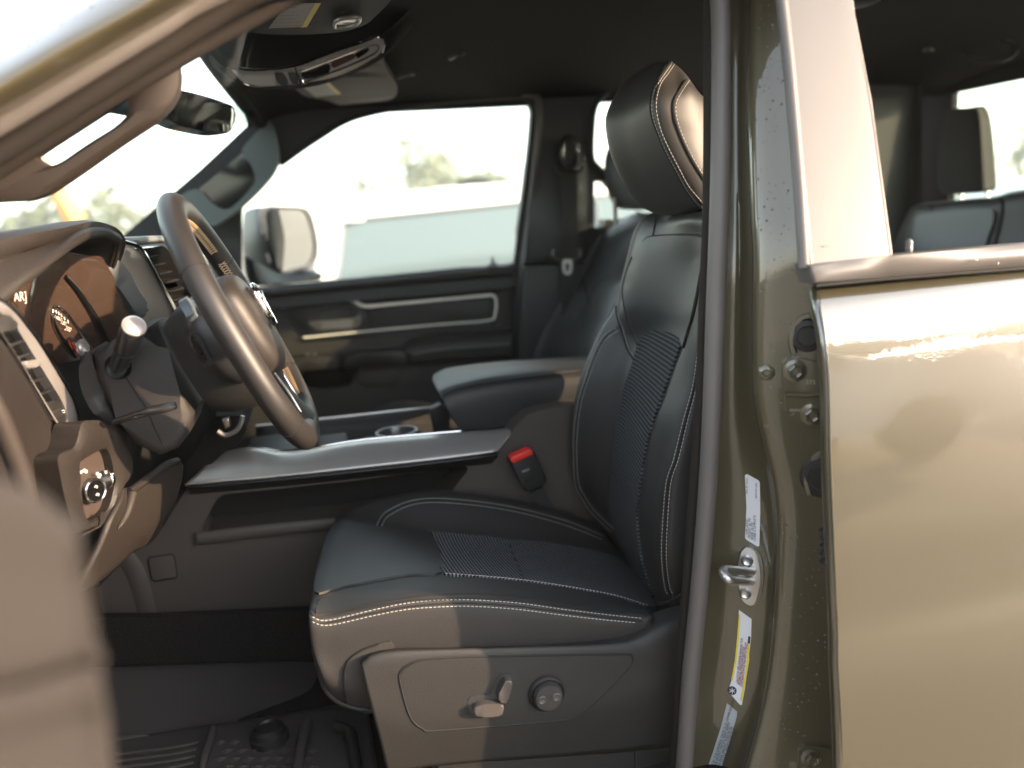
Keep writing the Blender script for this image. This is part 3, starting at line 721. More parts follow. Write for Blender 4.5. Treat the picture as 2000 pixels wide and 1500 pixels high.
T('silver_surround', tube(cr(VV([(549, 599), (570, 595), (596, 592), (645, 588), (680, 585), (694, 589), (713, 598), (767, 594), (855, 586), (942, 578), (962, 577), (969, 588), (967, 614), (953, 626), (855, 634), (715, 647), (610, 658), (592, 659)], 1.825), 4), [.005, .0075, .007, .006, .005, .0042, .0032, .0032, .0038]), mat('pale_satin', (.80, .77, .70), .35, metal=.2), pdoor)  # pale, barely metallic colour stands in for the trim's bright reflection
T('handle_bezel', frame([(590, 610), (612, 603), (690, 597), (706, 610), (710, 640), (690, 648), (612, 652), (598, 640)], [(606, 612), (618, 608), (680, 603), (694, 612), (697, 632), (684, 638), (622, 644), (610, 634)], 1.83, (0, .02, 0), 64, .001), PLASD, pdoor)
T('door_handle', plate([(602, 631), (612, 629), (645, 626), (688, 622), (703, 616), (705, 630), (694, 640), (646, 643), (618, 644), (610, 637)], 1.815, (0, .015, 0), .004, 4), DSATIN, pdoor)
T('armrest', Gd([[(781, 684), (795, 668), (812, 659), (855, 650), (930, 646), (1000, 641)], [(783, 686), (800, 673), (830, 665), (870, 658), (930, 653), (1000, 648)], [(800, 690), (815, 686), (850, 680), (900, 675), (950, 672), (1000, 669)], [(803, 698), (820, 697), (850, 694), (900, 690), (950, 686), (1000, 682)], [(806, 709), (822, 709), (850, 705), (900, 702), (950, 700), (1000, 697)], [(806, 712), (822, 712), (850, 709), (900, 706), (950, 704), (1000, 701)]], [1.84, 1.775, 1.75, 1.752, 1.765, 1.84], 5, 5), LEATH, pdoor, face_cam=True)
T('armrest_seam', tube(cr(VV([(806, 693), (850, 685), (900, 680), (950, 676), (1000, 673)], 1.748), 4), .0012, 6), DSTITCH, pdoor)
T('pull_cup', plate([(669, 695), (700, 690), (778, 682), (800, 688), (803, 709), (740, 714), (669, 720)], 1.77, (0, .07, 0), .008), PLASD, pdoor)
T('switch_panel', plate([(560, 701), (600, 697), (664, 694), (664, 721), (600, 724), (565, 726)], 1.775, (0, .07, 0), .008), PLAS, pdoor)
m = M()
for x in (600, 614): rbox(P(x, 692, 1.79), (.012, .02, .006), .002, m=m)
T('window_switch', m, DSATIN, pdoor)
T('pocket_panel', plate([(694, 731), (781, 724), (778, 742), (770, 752), (716, 757), (702, 748)], 1.83, (0, .02, 0), .004), PLAS, pdoor)
lp = P(963, 517, 1.80)
T('lock_knob', lathe(lp, (0, 0, 1), [(.018, 0), (.014, .004), (.005, .007), (.0045, .020), (.003, .024), (.0003, .025)], 14), PLASD, pdoor)
T('mirror_sail', plate([(330, 520), (395, 440), (472, 404), (472, 566), (330, 585)], 1.785, (0, .02, 0), .002), PLASD, pdoor)

# far door mirror
def mq(x): return 2.00+.0021*(x-520)
mr = T('door_mirror', Gd([[(500, 420, 2.5), (500, 470, 2.5), (505, 528, 2.5)], [(476, 418, 2.35), (474, 470, 2.35), (482, 532, 2.35)], [(488, 408, 2.15), (484, 470, 2.15), (500, 538, 2.15)], [(515, 405, 2.0), (519, 470, 2.0), (540, 531, 2.03)], [(560, 403, 2.1), (570, 470, 2.12), (556, 536, 2.1)]], None, 5, 5), mat('mirror_shell', (.012, .013, .016), .5, spec=.3), solid=.004, face_cam=True, label='black door mirror beyond the passenger window')
ro_ = [(515, 408), (560, 404), (592, 406), (606, 416), (616, 445), (622, 480), (619, 506), (604, 522), (575, 530), (552, 536), (540, 528), (528, 505), (519, 460)]
ri_ = [(521, 414), (560, 410), (588, 411), (600, 422), (609, 450), (613, 480), (610, 502), (598, 515), (575, 522), (554, 527), (545, 522), (533, 500), (525, 460)]
T('mirror_rim', frame([(x, y, mq(x)) for x, y in ro_], [(x, y, mq(x)) for x, y in ri_], None, (-.012, .010, 0), 64, .002), mat('mirror_bezel', (.42, .34, .32), .35), mr)
T('mirror_face', plate([(x, y, mq(x)+.004) for x, y in ri_], None, (-.01, .008, 0), 0, 4), mat('mirror_silvering', (.93, .93, .92), .03, metal=1), mr)
T('mirror_foot', Gd([[(476, 500), (480, 535), (490, 560)], [(500, 510), (510, 540), (520, 556)], [(545, 530), (560, 545), (570, 552)], [(600, 525), (628, 535), (625, 548)]], [1.92, 1.92, 2.05, 2.2], 4), bpy.data.materials['mirror_shell'], mr, solid=.01, face_cam=True)

# seat belt on the far B pillar
sb = thing('seat_belt', 'black seat belt hanging on the far pillar behind the passenger seat', 'seat belt', P(1112, 560, 1.70))
build('belt_guide', tube(cr(VV([(1112, 268), (1124, 275), (1127, 300), (1122, 322), (1112, 328), (1102, 322), (1098, 300), (1100, 275)], 1.70), 5, True), .007, 10, True), GLOSSB, sb)
build('guide_boss', plate([(1100, 280), (1112, 272), (1124, 282), (1124, 312), (1112, 324), (1101, 312)], 1.71, (0, .03, 0), .006, 3), PLASD, sb)
build('guide_shoulder', tube(cr(VV([(1086, 322), (1088, 333), (1098, 336), (1128, 336), (1138, 330), (1136, 322)], 1.70), 4), .007, 8), PLASD, sb)
build('webbing', plate([(1098, 330), (1128, 330), (1128, 500), (1124, 700), (1096, 700), (1097, 500)], 1.705, (0, .003, 0), 0), WEB, sb)
build('tongue', tube(cr(VV([(1082, 488), (1080, 498), (1085, 505), (1095, 506), (1124, 505), (1133, 500), (1133, 486)], 1.70), 4), .0055, 8), mat('tongue_grey', (.09, .085, .08), .35, metal=.5), sb)
build('tongue_plate', frame([(1100, 508), (1117, 508), (1117, 530), (1113, 536), (1104, 536), (1100, 530)], [(1105, 515), (1112, 515), (1112, 527), (1110, 530), (1107, 530), (1105, 527)], 1.695, (0, .003, 0), 40, 0, 3), STEEL, sb)

# ================================================================== roof furniture
def visor(name_lab, outl, Yf, st, stY, clip=None):
    root = thing('sun_visor', name_lab, 'sun visor', P(outl[0][0], outl[0][1], Yf(*outl[0])))
    build('visor_panel', plate([(x, y, Yf(x, y)) for x, y in outl], None, (0.0, .0, .014), .004, 4), mat('visor_vinyl', (.035, .032, .030), .7, spec=.3) if 'visor_vinyl' not in bpy.data.materials else bpy.data.materials['visor_vinyl'], root)
    return root
# near visor lies under the headliner: heights set by z
def vis_pts(o, z0): return [PZ(x, y, z0(x, y)) for x, y in o]
nv = thing('sun_visor', 'folded black sun visor above the driver seat with warning label, cut off by top edge', 'sun visor', (0, .5, 1.87))
zf = lambda x, y: 1.862
VISM = mat('visor_vinyl', (.035, .032, .030), .7, spec=.3)
nq = vis_pts([(470, 62), (560, 68), (645, 66), (705, 54), (735, 30), (764, 0), (800, -60), (560, -120), (440, 20)], zf)
build('visor_panel', plate(nq, None, (0, 0, .012), .004, 2), VISM, nv)
def lab3(par, q, mm, nm='warning_label', dz=-.001): return build(nm, M().add([p+Vector((0, 0, dz)) for p in q], [tuple(range(len(q)))]), mm, par, smooth=False)
q = vis_pts([(524, 54), (600, 51), (627, 4), (560, 6)], zf); lab3(nv, q, GREYP)
q2 = vis_pts([(587, 52), (599, 51), (627, 4), (616, 4)], zf); lab3(nv, q2, YEL, 'label_band', -.0016)
def textq(q, lines, mt, par, sz, dz=-.002, nm='label_text'):
    o = q[0]; rt = (q[1]-q[0]).normalized(); up = (q[3]-q[0]); up = (up-rt*up.dot(rt)).normalized(); h_ = (q[3]-q[0]).dot(up); m = M()
    for i, s in enumerate(lines): text_on(s, o+rt*.004+up*(h_*(1-(i+1)/(len(lines)+.6)))+Vector((0, 0, dz)), rt, up, sz, m)
    return build(nm, m, mt, par, smooth=False)
textq(q, ['CHILDREN AND', 'AIR BAGS:', 'NEVER PLACE A', 'REAR FACING', 'SEAT IN FRONT', 'OF AN AIR BAG'], INK, nv, .007)
cq = VV([(1, 1)], 1)
cp = PZ(678, 46, 1.855)
build('visor_clip', tube(cr([PZ(x, y, 1.853) for x, y in [(654, 46), (660, 38), (680, 34), (700, 33), (702, 40), (692, 48), (672, 53), (656, 53)]], 4, True), .0035, 8, True), SATIN, nv)
build('vanity_lamp', plate([PZ(x, y, 1.853) for x, y in [(658, 45), (670, 38), (698, 37), (692, 46), (670, 51)]], None, (0, 0, .004), .001, 3), mat('lamp_lens', (.2, .19, .18), .2), nv)
fv = thing('sun_visor', 'folded grey sun visor behind the overhead console with warning label', 'sun visor', (.08, 1.5, 1.87))
zf2 = lambda x, y: 1.868
fq = vis_pts([(572, 160), (640, 140), (736, 112), (752, 130), (771, 160), (776, 178), (764, 195), (705, 201), (662, 206), (641, 196), (600, 190), (582, 178)], zf2)
build('visor_panel', plate(fq, None, (0, 0, .012), .004, 3), mat('visor_vinyl_grey', (.085, .075, .068), .7, spec=.3), fv)
q = vis_pts([(617, 189), (666, 182), (641, 158), (587, 166)], zf2); lab3(fv, q, GREYP)
textq(q, ['CHILDREN AND', 'AIR BAGS:', 'NEVER PLACE A', 'REAR FACING', 'SEAT IN FRONT'], INK, fv, .006)
q2 = vis_pts([(657, 183.5), (666, 182), (641, 158), (633, 159.5)], zf2); lab3(fv, q2, YEL, 'label_band', -.0016)
# overhead console
oc = T('overhead_console', Gd([
    [(395, 60), (405, 95), (428, 124), (450, 134), (503, 139), (577, 131), (650, 104), (740, 71), (800, 20)],
    [(393, 70), (403, 108), (430, 132), (452, 131), (505, 136), (575, 128), (648, 101), (742, 72), (802, 25)],
    [(400, 80), (410, 120), (450, 152), (478, 161), (510, 167), (585, 165), (660, 148), (745, 112), (800, 40)],
    [(402, 75), (412, 122), (458, 160), (480, 166), (510, 172), (588, 172), (665, 152), (755, 104), (815, 40)],
    [(410, 40), (420, 90), (470, 140), (490, 150), (520, 155), (590, 155), (668, 135), (758, 90), (820, 20)]],
    [.78, .84, .88, .95, 1.15], 5, 5), HEADL, face_cam=True, label='overhead console with silver strip')
ob = BV['overhead_console'].bvh()
def O(outl, **k): return patch(ob, outl, k.get('off', .002), .003, 8, k.get('sm', 3))
cs = T('console_strip', O([(452, 131), (475, 135), (505, 136), (540, 134), (575, 129), (610, 116), (650, 101), (700, 83), (738, 72), (747, 76), (750, 86), (746, 98), (730, 112), (700, 130), (662, 147), (620, 157), (585, 161), (540, 165), (505, 166), (480, 160), (468, 152)]), mat('strip_silver', (.62, .60, .57), .35), oc)
m = O([(588, 142), (600, 136), (640, 122), (641, 140), (610, 150), (592, 152)], off=.0035); T('console_slot', m, GLOSSB, cs)
T('console_slot', O([(647, 120), (665, 112), (690, 104), (692, 112), (668, 124), (650, 131)], off=.0035), mat('slot_red_brown', (.09, .04, .03), .3), cs)
T('console_slot', O([(694, 102), (716, 92), (719, 98), (700, 112), (696, 110)], off=.0035), GLOSSB, cs)
T('console_button', O([(537, 141), (552, 140), (563, 160), (545, 161)], off=.004), DSATIN, cs)
T('console_button', O([(562, 140), (574, 137), (582, 158), (570, 160)], off=.004), DSATIN, cs)
m = seam(ob, [(452, 132), (505, 138), (576, 131), (650, 103), (735, 73), (748, 78), (749, 92), (735, 110), (662, 147), (585, 162), (505, 167), (475, 160)], .0022, 5, .003); T('chrome_edge', m, CHROME, cs)
m = seam(ob, [(583, 140), (600, 133), (650, 114), (700, 95), (728, 86), (737, 88), (736, 96), (720, 108), (670, 130), (610, 152), (590, 156)], .0020, 5, .004, closed=True); T('chrome_edge', m, CHROME, cs)
m = seam(ob, [(576, 131), (580, 145), (587, 161)], .0018, 4, .004); T('chrome_edge', m, SEAM, cs)
# coat hooks on the headliner
for (a, b_, z) in (((778, 151), (808, 144), 1.90), ((880, 114), (906, 104), 1.905), ((1806, 98), (1822, 97), 1.90)):
    m = tube(cr([PZ(a[0], a[1], z), PZ((a[0]+b_[0])/2, (a[1]+b_[1])/2-2, z-.004), PZ(b_[0], b_[1], z)], 4), .005, 8)
    T('coat_hook', m, mat('hook', (.12, .10, .09), .5) if 'hook' not in bpy.data.materials else bpy.data.materials['hook'])
T('dome_lamp', lathe(PZ(1668, 0, 1.905), (0, 0, -1), [(.05, 0), (.05, .006), (.04, .010), (.0003, .011)], 24), DSATIN)
T('roof_speaker', frame([PX(x, y, 1.95) for x, y in [(1860, 80), (1900, 68), (1970, 80), (1985, 100), (1960, 120), (1900, 118), (1870, 100)]], [PX(x, y, 1.95) for x, y in [(1868, 83), (1900, 74), (1962, 85), (1976, 100), (1955, 113), (1904, 112), (1878, 98)]], None, (.01, 0, 0), 48), PLASD)

# rear view mirror
rm = thing('rear_view_mirror', 'black rear view mirror below the overhead console, its glass half bright sky', 'mirror', P(390, 215, .95))
mo = [(346, 177), (372, 180), (410, 190), (450, 204), (459, 210), (461, 222), (457, 248), (448, 260), (424, 261), (390, 255), (350, 245), (328, 232), (321, 222), (325, 206), (335, 192)]
def mY(x): return .80+.25*(x-321)/140
build('mirror_housing', plate([(x, y, mY(x)) for x, y in mo], None, (-.03, .03, 0), .006, 3), GLOSSB, rm)
mi = [(346, 182), (372, 185), (410, 194), (447, 208), (455, 214), (455, 226), (452, 246), (444, 255), (424, 256), (390, 250), (352, 241), (332, 229), (326, 221), (330, 208), (338, 196)]
build('mirror_glass', plate([(x, y, mY(x)-.0075) for x, y in mi], None, (-.003, .003, 0), 0, 3), mat('mirror_tint', (.62, .64, .66), .02, metal=1), rm)
build('mirror_stalk', tube(cr([P(355, 215, .87), P(320, 232, .88), P(270, 210, .88), P(215, 190, .88), P(170, 170, .90)], 5), [.014, .012, .020, .028, .03], 12), mat('stalk_teal', (.02, .035, .04), .4), rm)
# ================================================================== driver seat
ds = thing('driver_seat', 'black leather driver seat with ribbed cloth centre and pale double stitching', 'car seat', (.2, .45, .80))
q = [
 ([(645, 1362), (690, 1378), (735, 1385), (800, 1380), (860, 1378), (925, 1372), (1012, 1362), (1098, 1345), (1185, 1325), (1272, 1295)], .235),
 ([(630, 1326), (672, 1345), (733, 1350), (798, 1345), (860, 1340), (925, 1334), (1012, 1325), (1098, 1312), (1185, 1296), (1272, 1272)], .214),
 ([(612, 1268), (655, 1288), (730, 1292), (795, 1288), (860, 1282), (925, 1276), (1012, 1268), (1098, 1262), (1185, 1252), (1272, 1238)], .212),
 ([(606, 1207), (650, 1214), (730, 1199), (795, 1187), (860, 1182), (925, 1181), (1012, 1187), (1098, 1198), (1185, 1209), (1272, 1208)], .212),
 ([(607, 1188), (652, 1184), (730, 1168), (795, 1157), (860, 1151), (928, 1151), (1018, 1160), (1106, 1174), (1192, 1188), (1276, 1198)], .238),
 ([(611, 1160), (660, 1150), (725, 1138), (795, 1126), (865, 1122), (940, 1127), (1033, 1136), (1142, 1153), (1210, 1166), (1282, 1190)], .32),
 ([(620, 1105), (670, 1090), (735, 1083), (800, 1082), (862, 1084), (935, 1090), (1020, 1100), (1115, 1114), (1190, 1128), (1268, 1152)], .46),
 ([(640, 1045), (684, 1026), (739, 1030), (795, 1036), (843, 1041), (905, 1046), (992, 1058), (1090, 1067), (1160, 1078), (1235, 1100)], .58),
 ([(652, 1022), (688, 1006), (730, 1000), (772, 988), (838, 975), (903, 978), (970, 986), (1050, 1002), (1120, 1021), (1187, 1051)], .65),
 ([(661, 1014), (700, 992), (745, 976), (792, 967), (845, 964), (903, 967), (970, 976), (1045, 992), (1120, 1012), (1190, 1045)], .70),
 ([(668, 1080), (705, 1070), (750, 1060), (795, 1055), (848, 1055), (905, 1060), (972, 1070), (1045, 1085), (1120, 1105), (1190, 1130)], .72)]
rows = []
for pts, Y in q:
    r_ = VV(pts, Y)
    if not rows: fb = r_[0]
    k = len(rows)
    oa, ob_ = [((.016, .05, 0), (.002, .02, 0)), ((.014, .05, 0), (.002, .018, 0)), ((.012, .045, -.005), (.002, .015, -.001)), ((.010, .035, -.025), (.001, .010, -.006)), ((.007, .022, -.045), (.0005, .006, -.012)), ((.004, .008, -.07), (0, .002, -.02)), ((.004, 0, -.09), (0, 0, -.025))][min(k, 6)]
    rows.append([r_[0]+Vector(oa), r_[0]+Vector(ob_)]+r_)
cm = grid(rows, 7, 6)
cush = build('cushion', cm, PERF, ds, solid=.01, face_cam=True); cb = cm.bvh()
# front pad, cloth insert, seams
fp = build('front_pad', patch(cb, [(616, 1160), (626, 1100), (640, 1050), (660, 1022), (686, 1021), (740, 1031), (800, 1037), (838, 1041), (852, 1060), (860, 1092), (862, 1121), (795, 1126), (725, 1138), (662, 1150)], .0035, .004, 14, 4), BLUELEATH, cush)
ci = build('cloth_insert', patch(cb, [(840, 1042), (905, 1046), (960, 1051), (992, 1057), (1040, 1059), (1120, 1070), (1190, 1086), (1225, 1105), (1255, 1140), (1278, 1188), (1207, 1166), (1142, 1154), (1033, 1137), (940, 1128), (864, 1123), (861, 1092), (853, 1060)], .0035, .004, 12, 3), CLOTH, cush)
m = M()
seam(cb, [(606, 1196), (620, 1206), (650, 1203), (700, 1192), (760, 1181), (830, 1172), (925, 1169), (1012, 1175), (1098, 1187), (1185, 1198), (1258, 1202)], .0020, 8, 0, m)
seam(cb, [(606, 1207), (622, 1217), (655, 1213), (730, 1197), (795, 1185), (860, 1179), (925, 1178), (1012, 1184), (1098, 1195), (1185, 1206), (1255, 1213)], .0015, 8, 0, m)
seam(cb, [(620, 1180), (633, 1166), (660, 1153), (687, 1145), (773, 1128), (862, 1122)], .0014, 8, 0, m)
seam(cb, [(739, 1030), (748, 1012), (762, 1000), (795, 985), (838, 978), (903, 981), (968, 989), (1033, 1002), (1110, 1024), (1180, 1052)], .0014, 8, 0, m)
seam(cb, [(992, 1058), (1000, 1085), (1012, 1110), (1022, 1136)], .0016, 8, .003, m)
build('seam_line', m, SEAM, cush)
m = M()
stitches(cb, [(610, 1205), (628, 1212), (656, 1209), (730, 1191), (795, 1178), (860, 1172), (925, 1172), (1012, 1178), (1098, 1190), (1185, 1201), (1252, 1208)], m=m)
stitches(cb, [(610, 1214), (630, 1221), (660, 1218), (730, 1202), (795, 1190), (860, 1185), (925, 1184), (1012, 1190), (1098, 1201), (1185, 1211), (1245, 1216)], m=m)
stitches(cb, [(735, 1028), (744, 1011), (758, 998), (795, 981), (838, 974), (903, 977), (968, 985), (1033, 998), (1112, 1020), (1180, 1048)], m=m)
stitches(cb, [(744, 1031), (753, 1014), (768, 1003), (797, 989), (838, 982), (903, 985), (968, 993), (1033, 1006), (1108, 1028), (1176, 1054)], m=m)
stitches(cb, [(869, 1125), (940, 1130), (1033, 1139), (1142, 1156), (1207, 1169), (1268, 1188)], m=m, off=.004)
build('stitching', m, STITCH, cush)
# side gusset in front of the base cover and welt
build('side_gusset', patch(cb, [(735, 1258), (705, 1272), (680, 1292), (672, 1320), (676, 1360), (684, 1380), (740, 1384), (770, 1262)], .002, .003, 12, 3), mat('gusset_vinyl', (.032, .028, .025), .6, bump=('vor', 500, .3)), cush)
m = M(); seam(cb, [(740, 1257), (705, 1271), (680, 1291), (672, 1320), (676, 1360), (685, 1381)], .0018, 6, .001, m)
tube(cr(VV([(614, 1268, .22), (628, 1325, .225), (645, 1358, .23), (680, 1378, .232), (730, 1387, .232)]), 6), .004, 8, m=m)
build('welt', m, PLASD, cush)

b = [
 ([(1273, 416), (1280, 418), (1290, 420), (1305, 421), (1325, 423), (1350, 422), (1372, 422), (1388, 425), (1402, 430)]),
 ([(1242, 448), (1248, 452), (1256, 457), (1268, 460), (1310, 458), (1350, 459), (1374, 464), (1387, 470), (1403, 480)]),
 ([(1222, 520), (1229, 521), (1237, 522), (1252, 523), (1305, 524), (1358, 524), (1374, 524), (1384, 524), (1404, 530)]),
 ([(1202, 598), (1211, 600), (1223, 602), (1245, 603), (1300, 605), (1345, 606), (1362, 606), (1376, 606), (1400, 606)]),
 ([(1168, 655), (1186, 656), (1222, 662), (1254, 660), (1300, 652), (1336, 665), (1352, 665), (1369, 660), (1396, 665)]),
 ([(1133, 742), (1147, 741), (1192, 738), (1231, 735), (1270, 737), (1308, 740), (1335, 745), (1357, 745), (1388, 750)]),
 ([(1118, 830), (1127, 835), (1168, 835), (1211, 838), (1243, 835), (1276, 830), (1308, 826), (1337, 825), (1372, 830)]),
 ([(1119, 925), (1129, 928), (1163, 925), (1198, 922), (1228, 925), (1256, 925), (1288, 922), (1310, 920), (1352, 925)]),
 ([(1153, 1003), (1163, 1002), (1180, 1004), (1196, 1003), (1222, 1005), (1246, 1002), (1274, 1008), (1299, 1013), (1343, 1020)]),
 ([(1190, 1055), (1197, 1055), (1204, 1058), (1214, 1066), (1234, 1080), (1254, 1088), (1275, 1093), (1297, 1095), (1339, 1100)]),
 ([(1240, 1130), (1245, 1132), (1250, 1135), (1256, 1140), (1268, 1150), (1276, 1160), (1290, 1170), (1311, 1168), (1337, 1160)]),
 ([(1250, 1150), (1253, 1152), (1256, 1155), (1262, 1160), (1272, 1168), (1282, 1178), (1294, 1181), (1312, 1178), (1335, 1170)])]
Yb = [.70, .665, .62, .575, .46, .355, .285, .245, .235]
wide = [.62, .60, .58, .545, .46, .38, .335, .30, .29]
rows = []
for i, r_ in enumerate(b):
    t = min(1, i/4); yy = [wide[k]*(1-t)+Yb[k]*t for k in range(9)]
    if i >= 10: yy = [.66, .64, .60, .55, .46, .36, .30, .26, .25]
    pts = [P(x, y, Y) for (x, y), Y in zip(r_, yy)]
    back = .13
    pts = [pts[0]+Vector((back, .0, 0))]+[pts[0]+Vector((.05, .012, 0))]+pts+[pts[-1]+Vector((back, .01, 0))]
    rows.append(pts)
rows.insert(0, [p+Vector((.07, 0, .012)) for p in rows[0]])
bm_ = grid(rows, 6, 7)
back = build('backrest', bm_, LEATH, ds, solid=.01, face_cam=True); bb = bm_.bvh()
tp = [(1257, 473), (1271, 464), (1312, 460), (1352, 459), (1372, 463), (1378, 473), (1375, 510), (1357, 605), (1347, 642), (1336, 677), (1330, 661), (1304, 648), (1275, 645), (1260, 655), (1249, 673), (1235, 642), (1224, 605), (1220, 565), (1228, 530), (1240, 498)]
build('upper_panel', patch(bb, tp, .004, .004, 14, 3), BLUELEATH, back)
ins = [(1257, 657), (1275, 645), (1304, 647), (1328, 658), (1333, 672), (1312, 730), (1293, 785), (1279, 822), (1264, 877), (1253, 950), (1247, 1002), (1255, 1088), (1278, 1165), (1262, 1148), (1236, 1105), (1215, 1067), (1196, 1003), (1198, 937), (1199, 905), (1209, 840), (1220, 767), (1238, 712), (1248, 675)]
build('cloth_insert', patch(bb, ins, .004, .004, 12, 3), CLOTHB, back)
m = M()
seam(bb, [(1238, 503), (1228, 530), (1220, 565), (1224, 605), (1235, 642), (1249, 675)], .0014, 6, .004, m)
seam(bb, [(1257, 473), (1271, 464), (1312, 460), (1352, 459), (1373, 463), (1379, 473), (1376, 510), (1358, 605), (1347, 642), (1336, 680)], .0024, 6, .002, m)
seam(bb, [(1203, 598), (1206, 620), (1213, 640), (1224, 679), (1240, 706)], .0016, 6, .001, m)
seam(bb, [(1213, 640), (1200, 643), (1183, 658), (1165, 690), (1147, 739), (1133, 785), (1125, 840), (1124, 895), (1127, 943), (1138, 968), (1160, 1001), (1198, 1038)], .0014, 6, 0, m)
seam(bb, [(1370, 610), (1369, 657), (1358, 748), (1339, 822), (1321, 895), (1306, 943), (1300, 1023), (1298, 1088), (1304, 1145), (1312, 1165)], .0022, 6, 0, m)
seam(bb, [(1264, 1154), (1281, 1178), (1311, 1174), (1334, 1158)], .003, 6, 0, m)
seam(bb, [(1200, 922), (1225, 945), (1256, 952)], .0014, 6, .004, m)
seam(bb, [(1281, 420), (1279, 440), (1275, 461)], .0016, 6, 0, m)
seam(bb, [(1377, 425), (1374, 445), (1372, 461)], .0016, 6, 0, m)
build('seam_line', m, SEAM, back)
m = M(); stitches(bb, [(1240, 507), (1231, 532), (1224, 565), (1228, 605), (1238, 640), (1251, 668)], m=m, off=.005, gap=.0055, ln=.0035)
build('dark_stitching', m, DSTITCH, back)
m = M()
stitches(bb, [(1208, 646), (1183, 664), (1166, 695), (1149, 743), (1136, 787), (1129, 840), (1127.5, 895), (1131, 943), (1141, 965), (1163, 998), (1200, 1033)], m=m)
stitches(bb, [(1205, 641), (1180, 656), (1161, 688), (1144, 737), (1130, 783), (1122, 838), (1121, 895), (1124, 945), (1135, 970), (1158, 1004), (1194, 1038)], m=m)
stitches(bb, [(1206, 600), (1209, 620), (1217, 640), (1228, 679), (1241, 700)], m=m, off=.0015)
stitches(bb, [(1366, 657), (1355, 748), (1335, 822), (1317, 895), (1302, 943), (1295, 1023), (1293, 1088), (1299, 1145), (1306, 1163)], m=m)
stitches(bb, [(1374, 640), (1362, 748), (1344, 822), (1326, 895), (1311, 943), (1304, 1023), (1302, 1088), (1308, 1143), (1315, 1160)], m=m)
build('stitching', m, STITCH, back)

# headrest : closed loops from the far edge round the front, near side and back
H = [  # left silhouette, front mid, line1, line2, piping, right side, (hidden) back
 ([(1285, 123), (1292, 121), (1302, 120), (1309, 119), (1316, 123), (1330, 135), (1340, 150)]),
 ([(1240, 146), (1262, 142), (1286, 145), (1296, 150), (1320, 160), (1344, 158), (1368, 190)]),
 ([(1213, 167), (1240, 170), (1275, 178), (1286, 180), (1324, 183), (1358, 185), (1392, 215)]),
 ([(1185, 222), (1222, 220), (1270, 208), (1283, 207), (1315, 220), (1368, 235), (1410, 255)]),
 ([(1184, 262), (1225, 262), (1280, 250), (1290, 250), (1324, 255), (1378, 275), (1425, 290)]),
 ([(1196, 312), (1240, 312), (1302, 305), (1312, 305), (1346, 300), (1392, 315), (1435, 325)]),
 ([(1220, 362), (1265, 364), (1326, 350), (1338, 350), (1367, 340), (1402, 348), (1438, 355)]),
 ([(1250, 401), (1290, 403), (1352, 390), (1362, 388), (1388, 370), (1412, 375), (1440, 378)]),
 ([(1278, 416), (1312, 418), (1364, 404), (1374, 402), (1398, 395), (1415, 397), (1438, 398)]),
 ([(1300, 419), (1325, 419), (1365, 412), (1375, 410), (1395, 406), (1410, 404), (1425, 404)])]
Yh = [.575, .48, .362, .343, .338, .346, .38]
rows = []
for i, r_ in enumerate(H):
    k = [.35, .8, .95, 1, 1, 1, 1, .97, .85, .5][i]
    c = .455
    pts = [P(x, y, c+(Y-c)*k) for (x, y), Y in zip(r_, Yh)]
    bk = (pts[-1]+pts[0])/2; w = pts[-1]
    pts += [Vector((w.x+.012, c+.02, w.z)), Vector((w.x, c+(.56-c)*k, w.z)), Vector((pts[0].x*.5+w.x*.5, c+(.585-c)*k, pts[0].z*.5+w.z*.5))]
    rows.append(pts)
def avg(ps): return sum(ps, Vector((0, 0, 0)))/len(ps)
rows.insert(0, [avg(rows[0])+Vector((0, 0, .001))+(p-avg(rows[0]))*.02 for p in rows[0]])
rows.append([avg(rows[-1])+(p-avg(rows[-1]))*.02-Vector((0, 0, .002)) for p in rows[-1]])
hm = grid(rows, 6, 6, closed_u=True)
hr = build('headrest', hm, LEATH, ds); hb = hm.bvh()
L1 = [(1309, 121), (1302, 133), (1286, 156), (1274, 178), (1270, 206), (1273, 231), (1283, 259), (1297, 293), (1316, 329), (1336, 366), (1356, 394), (1370, 405)]
L2 = [(1317, 126), (1305, 144), (1291, 164), (1283, 192), (1283, 220), (1291, 254), (1305, 287), (1325, 326), (1347, 366), (1378, 402)]
L3 = [(1341, 157), (1325, 181), (1316, 198), (1315, 220), (1322, 248), (1336, 282), (1356, 321), (1385, 366), (1396, 385)]
m = M(); seam(hb, L1, .0013, 6, 0, m); seam(hb, L3, .0022, 6, .0005, m); build('seam_line', m, SEAM, hr)
m = M()
stitches(hb, [(x+4, y+1) for x, y in L1], m=m); stitches(hb, L2, m=m); stitches(hb, [(x+5, y+1) for x, y in L3], m=m)
build('stitching', m, STITCH, hr)
build('headrest_post', tube([P(1342, 400, .46), P(1342, 432, .46)], .006, 10), CHROME, ds)
build('post_collar', tube(cr([P(1330, 415, .46), P(1345, 412, .46), P(1352, 422, .46)], 3), .005, 8), DSATIN, ds)

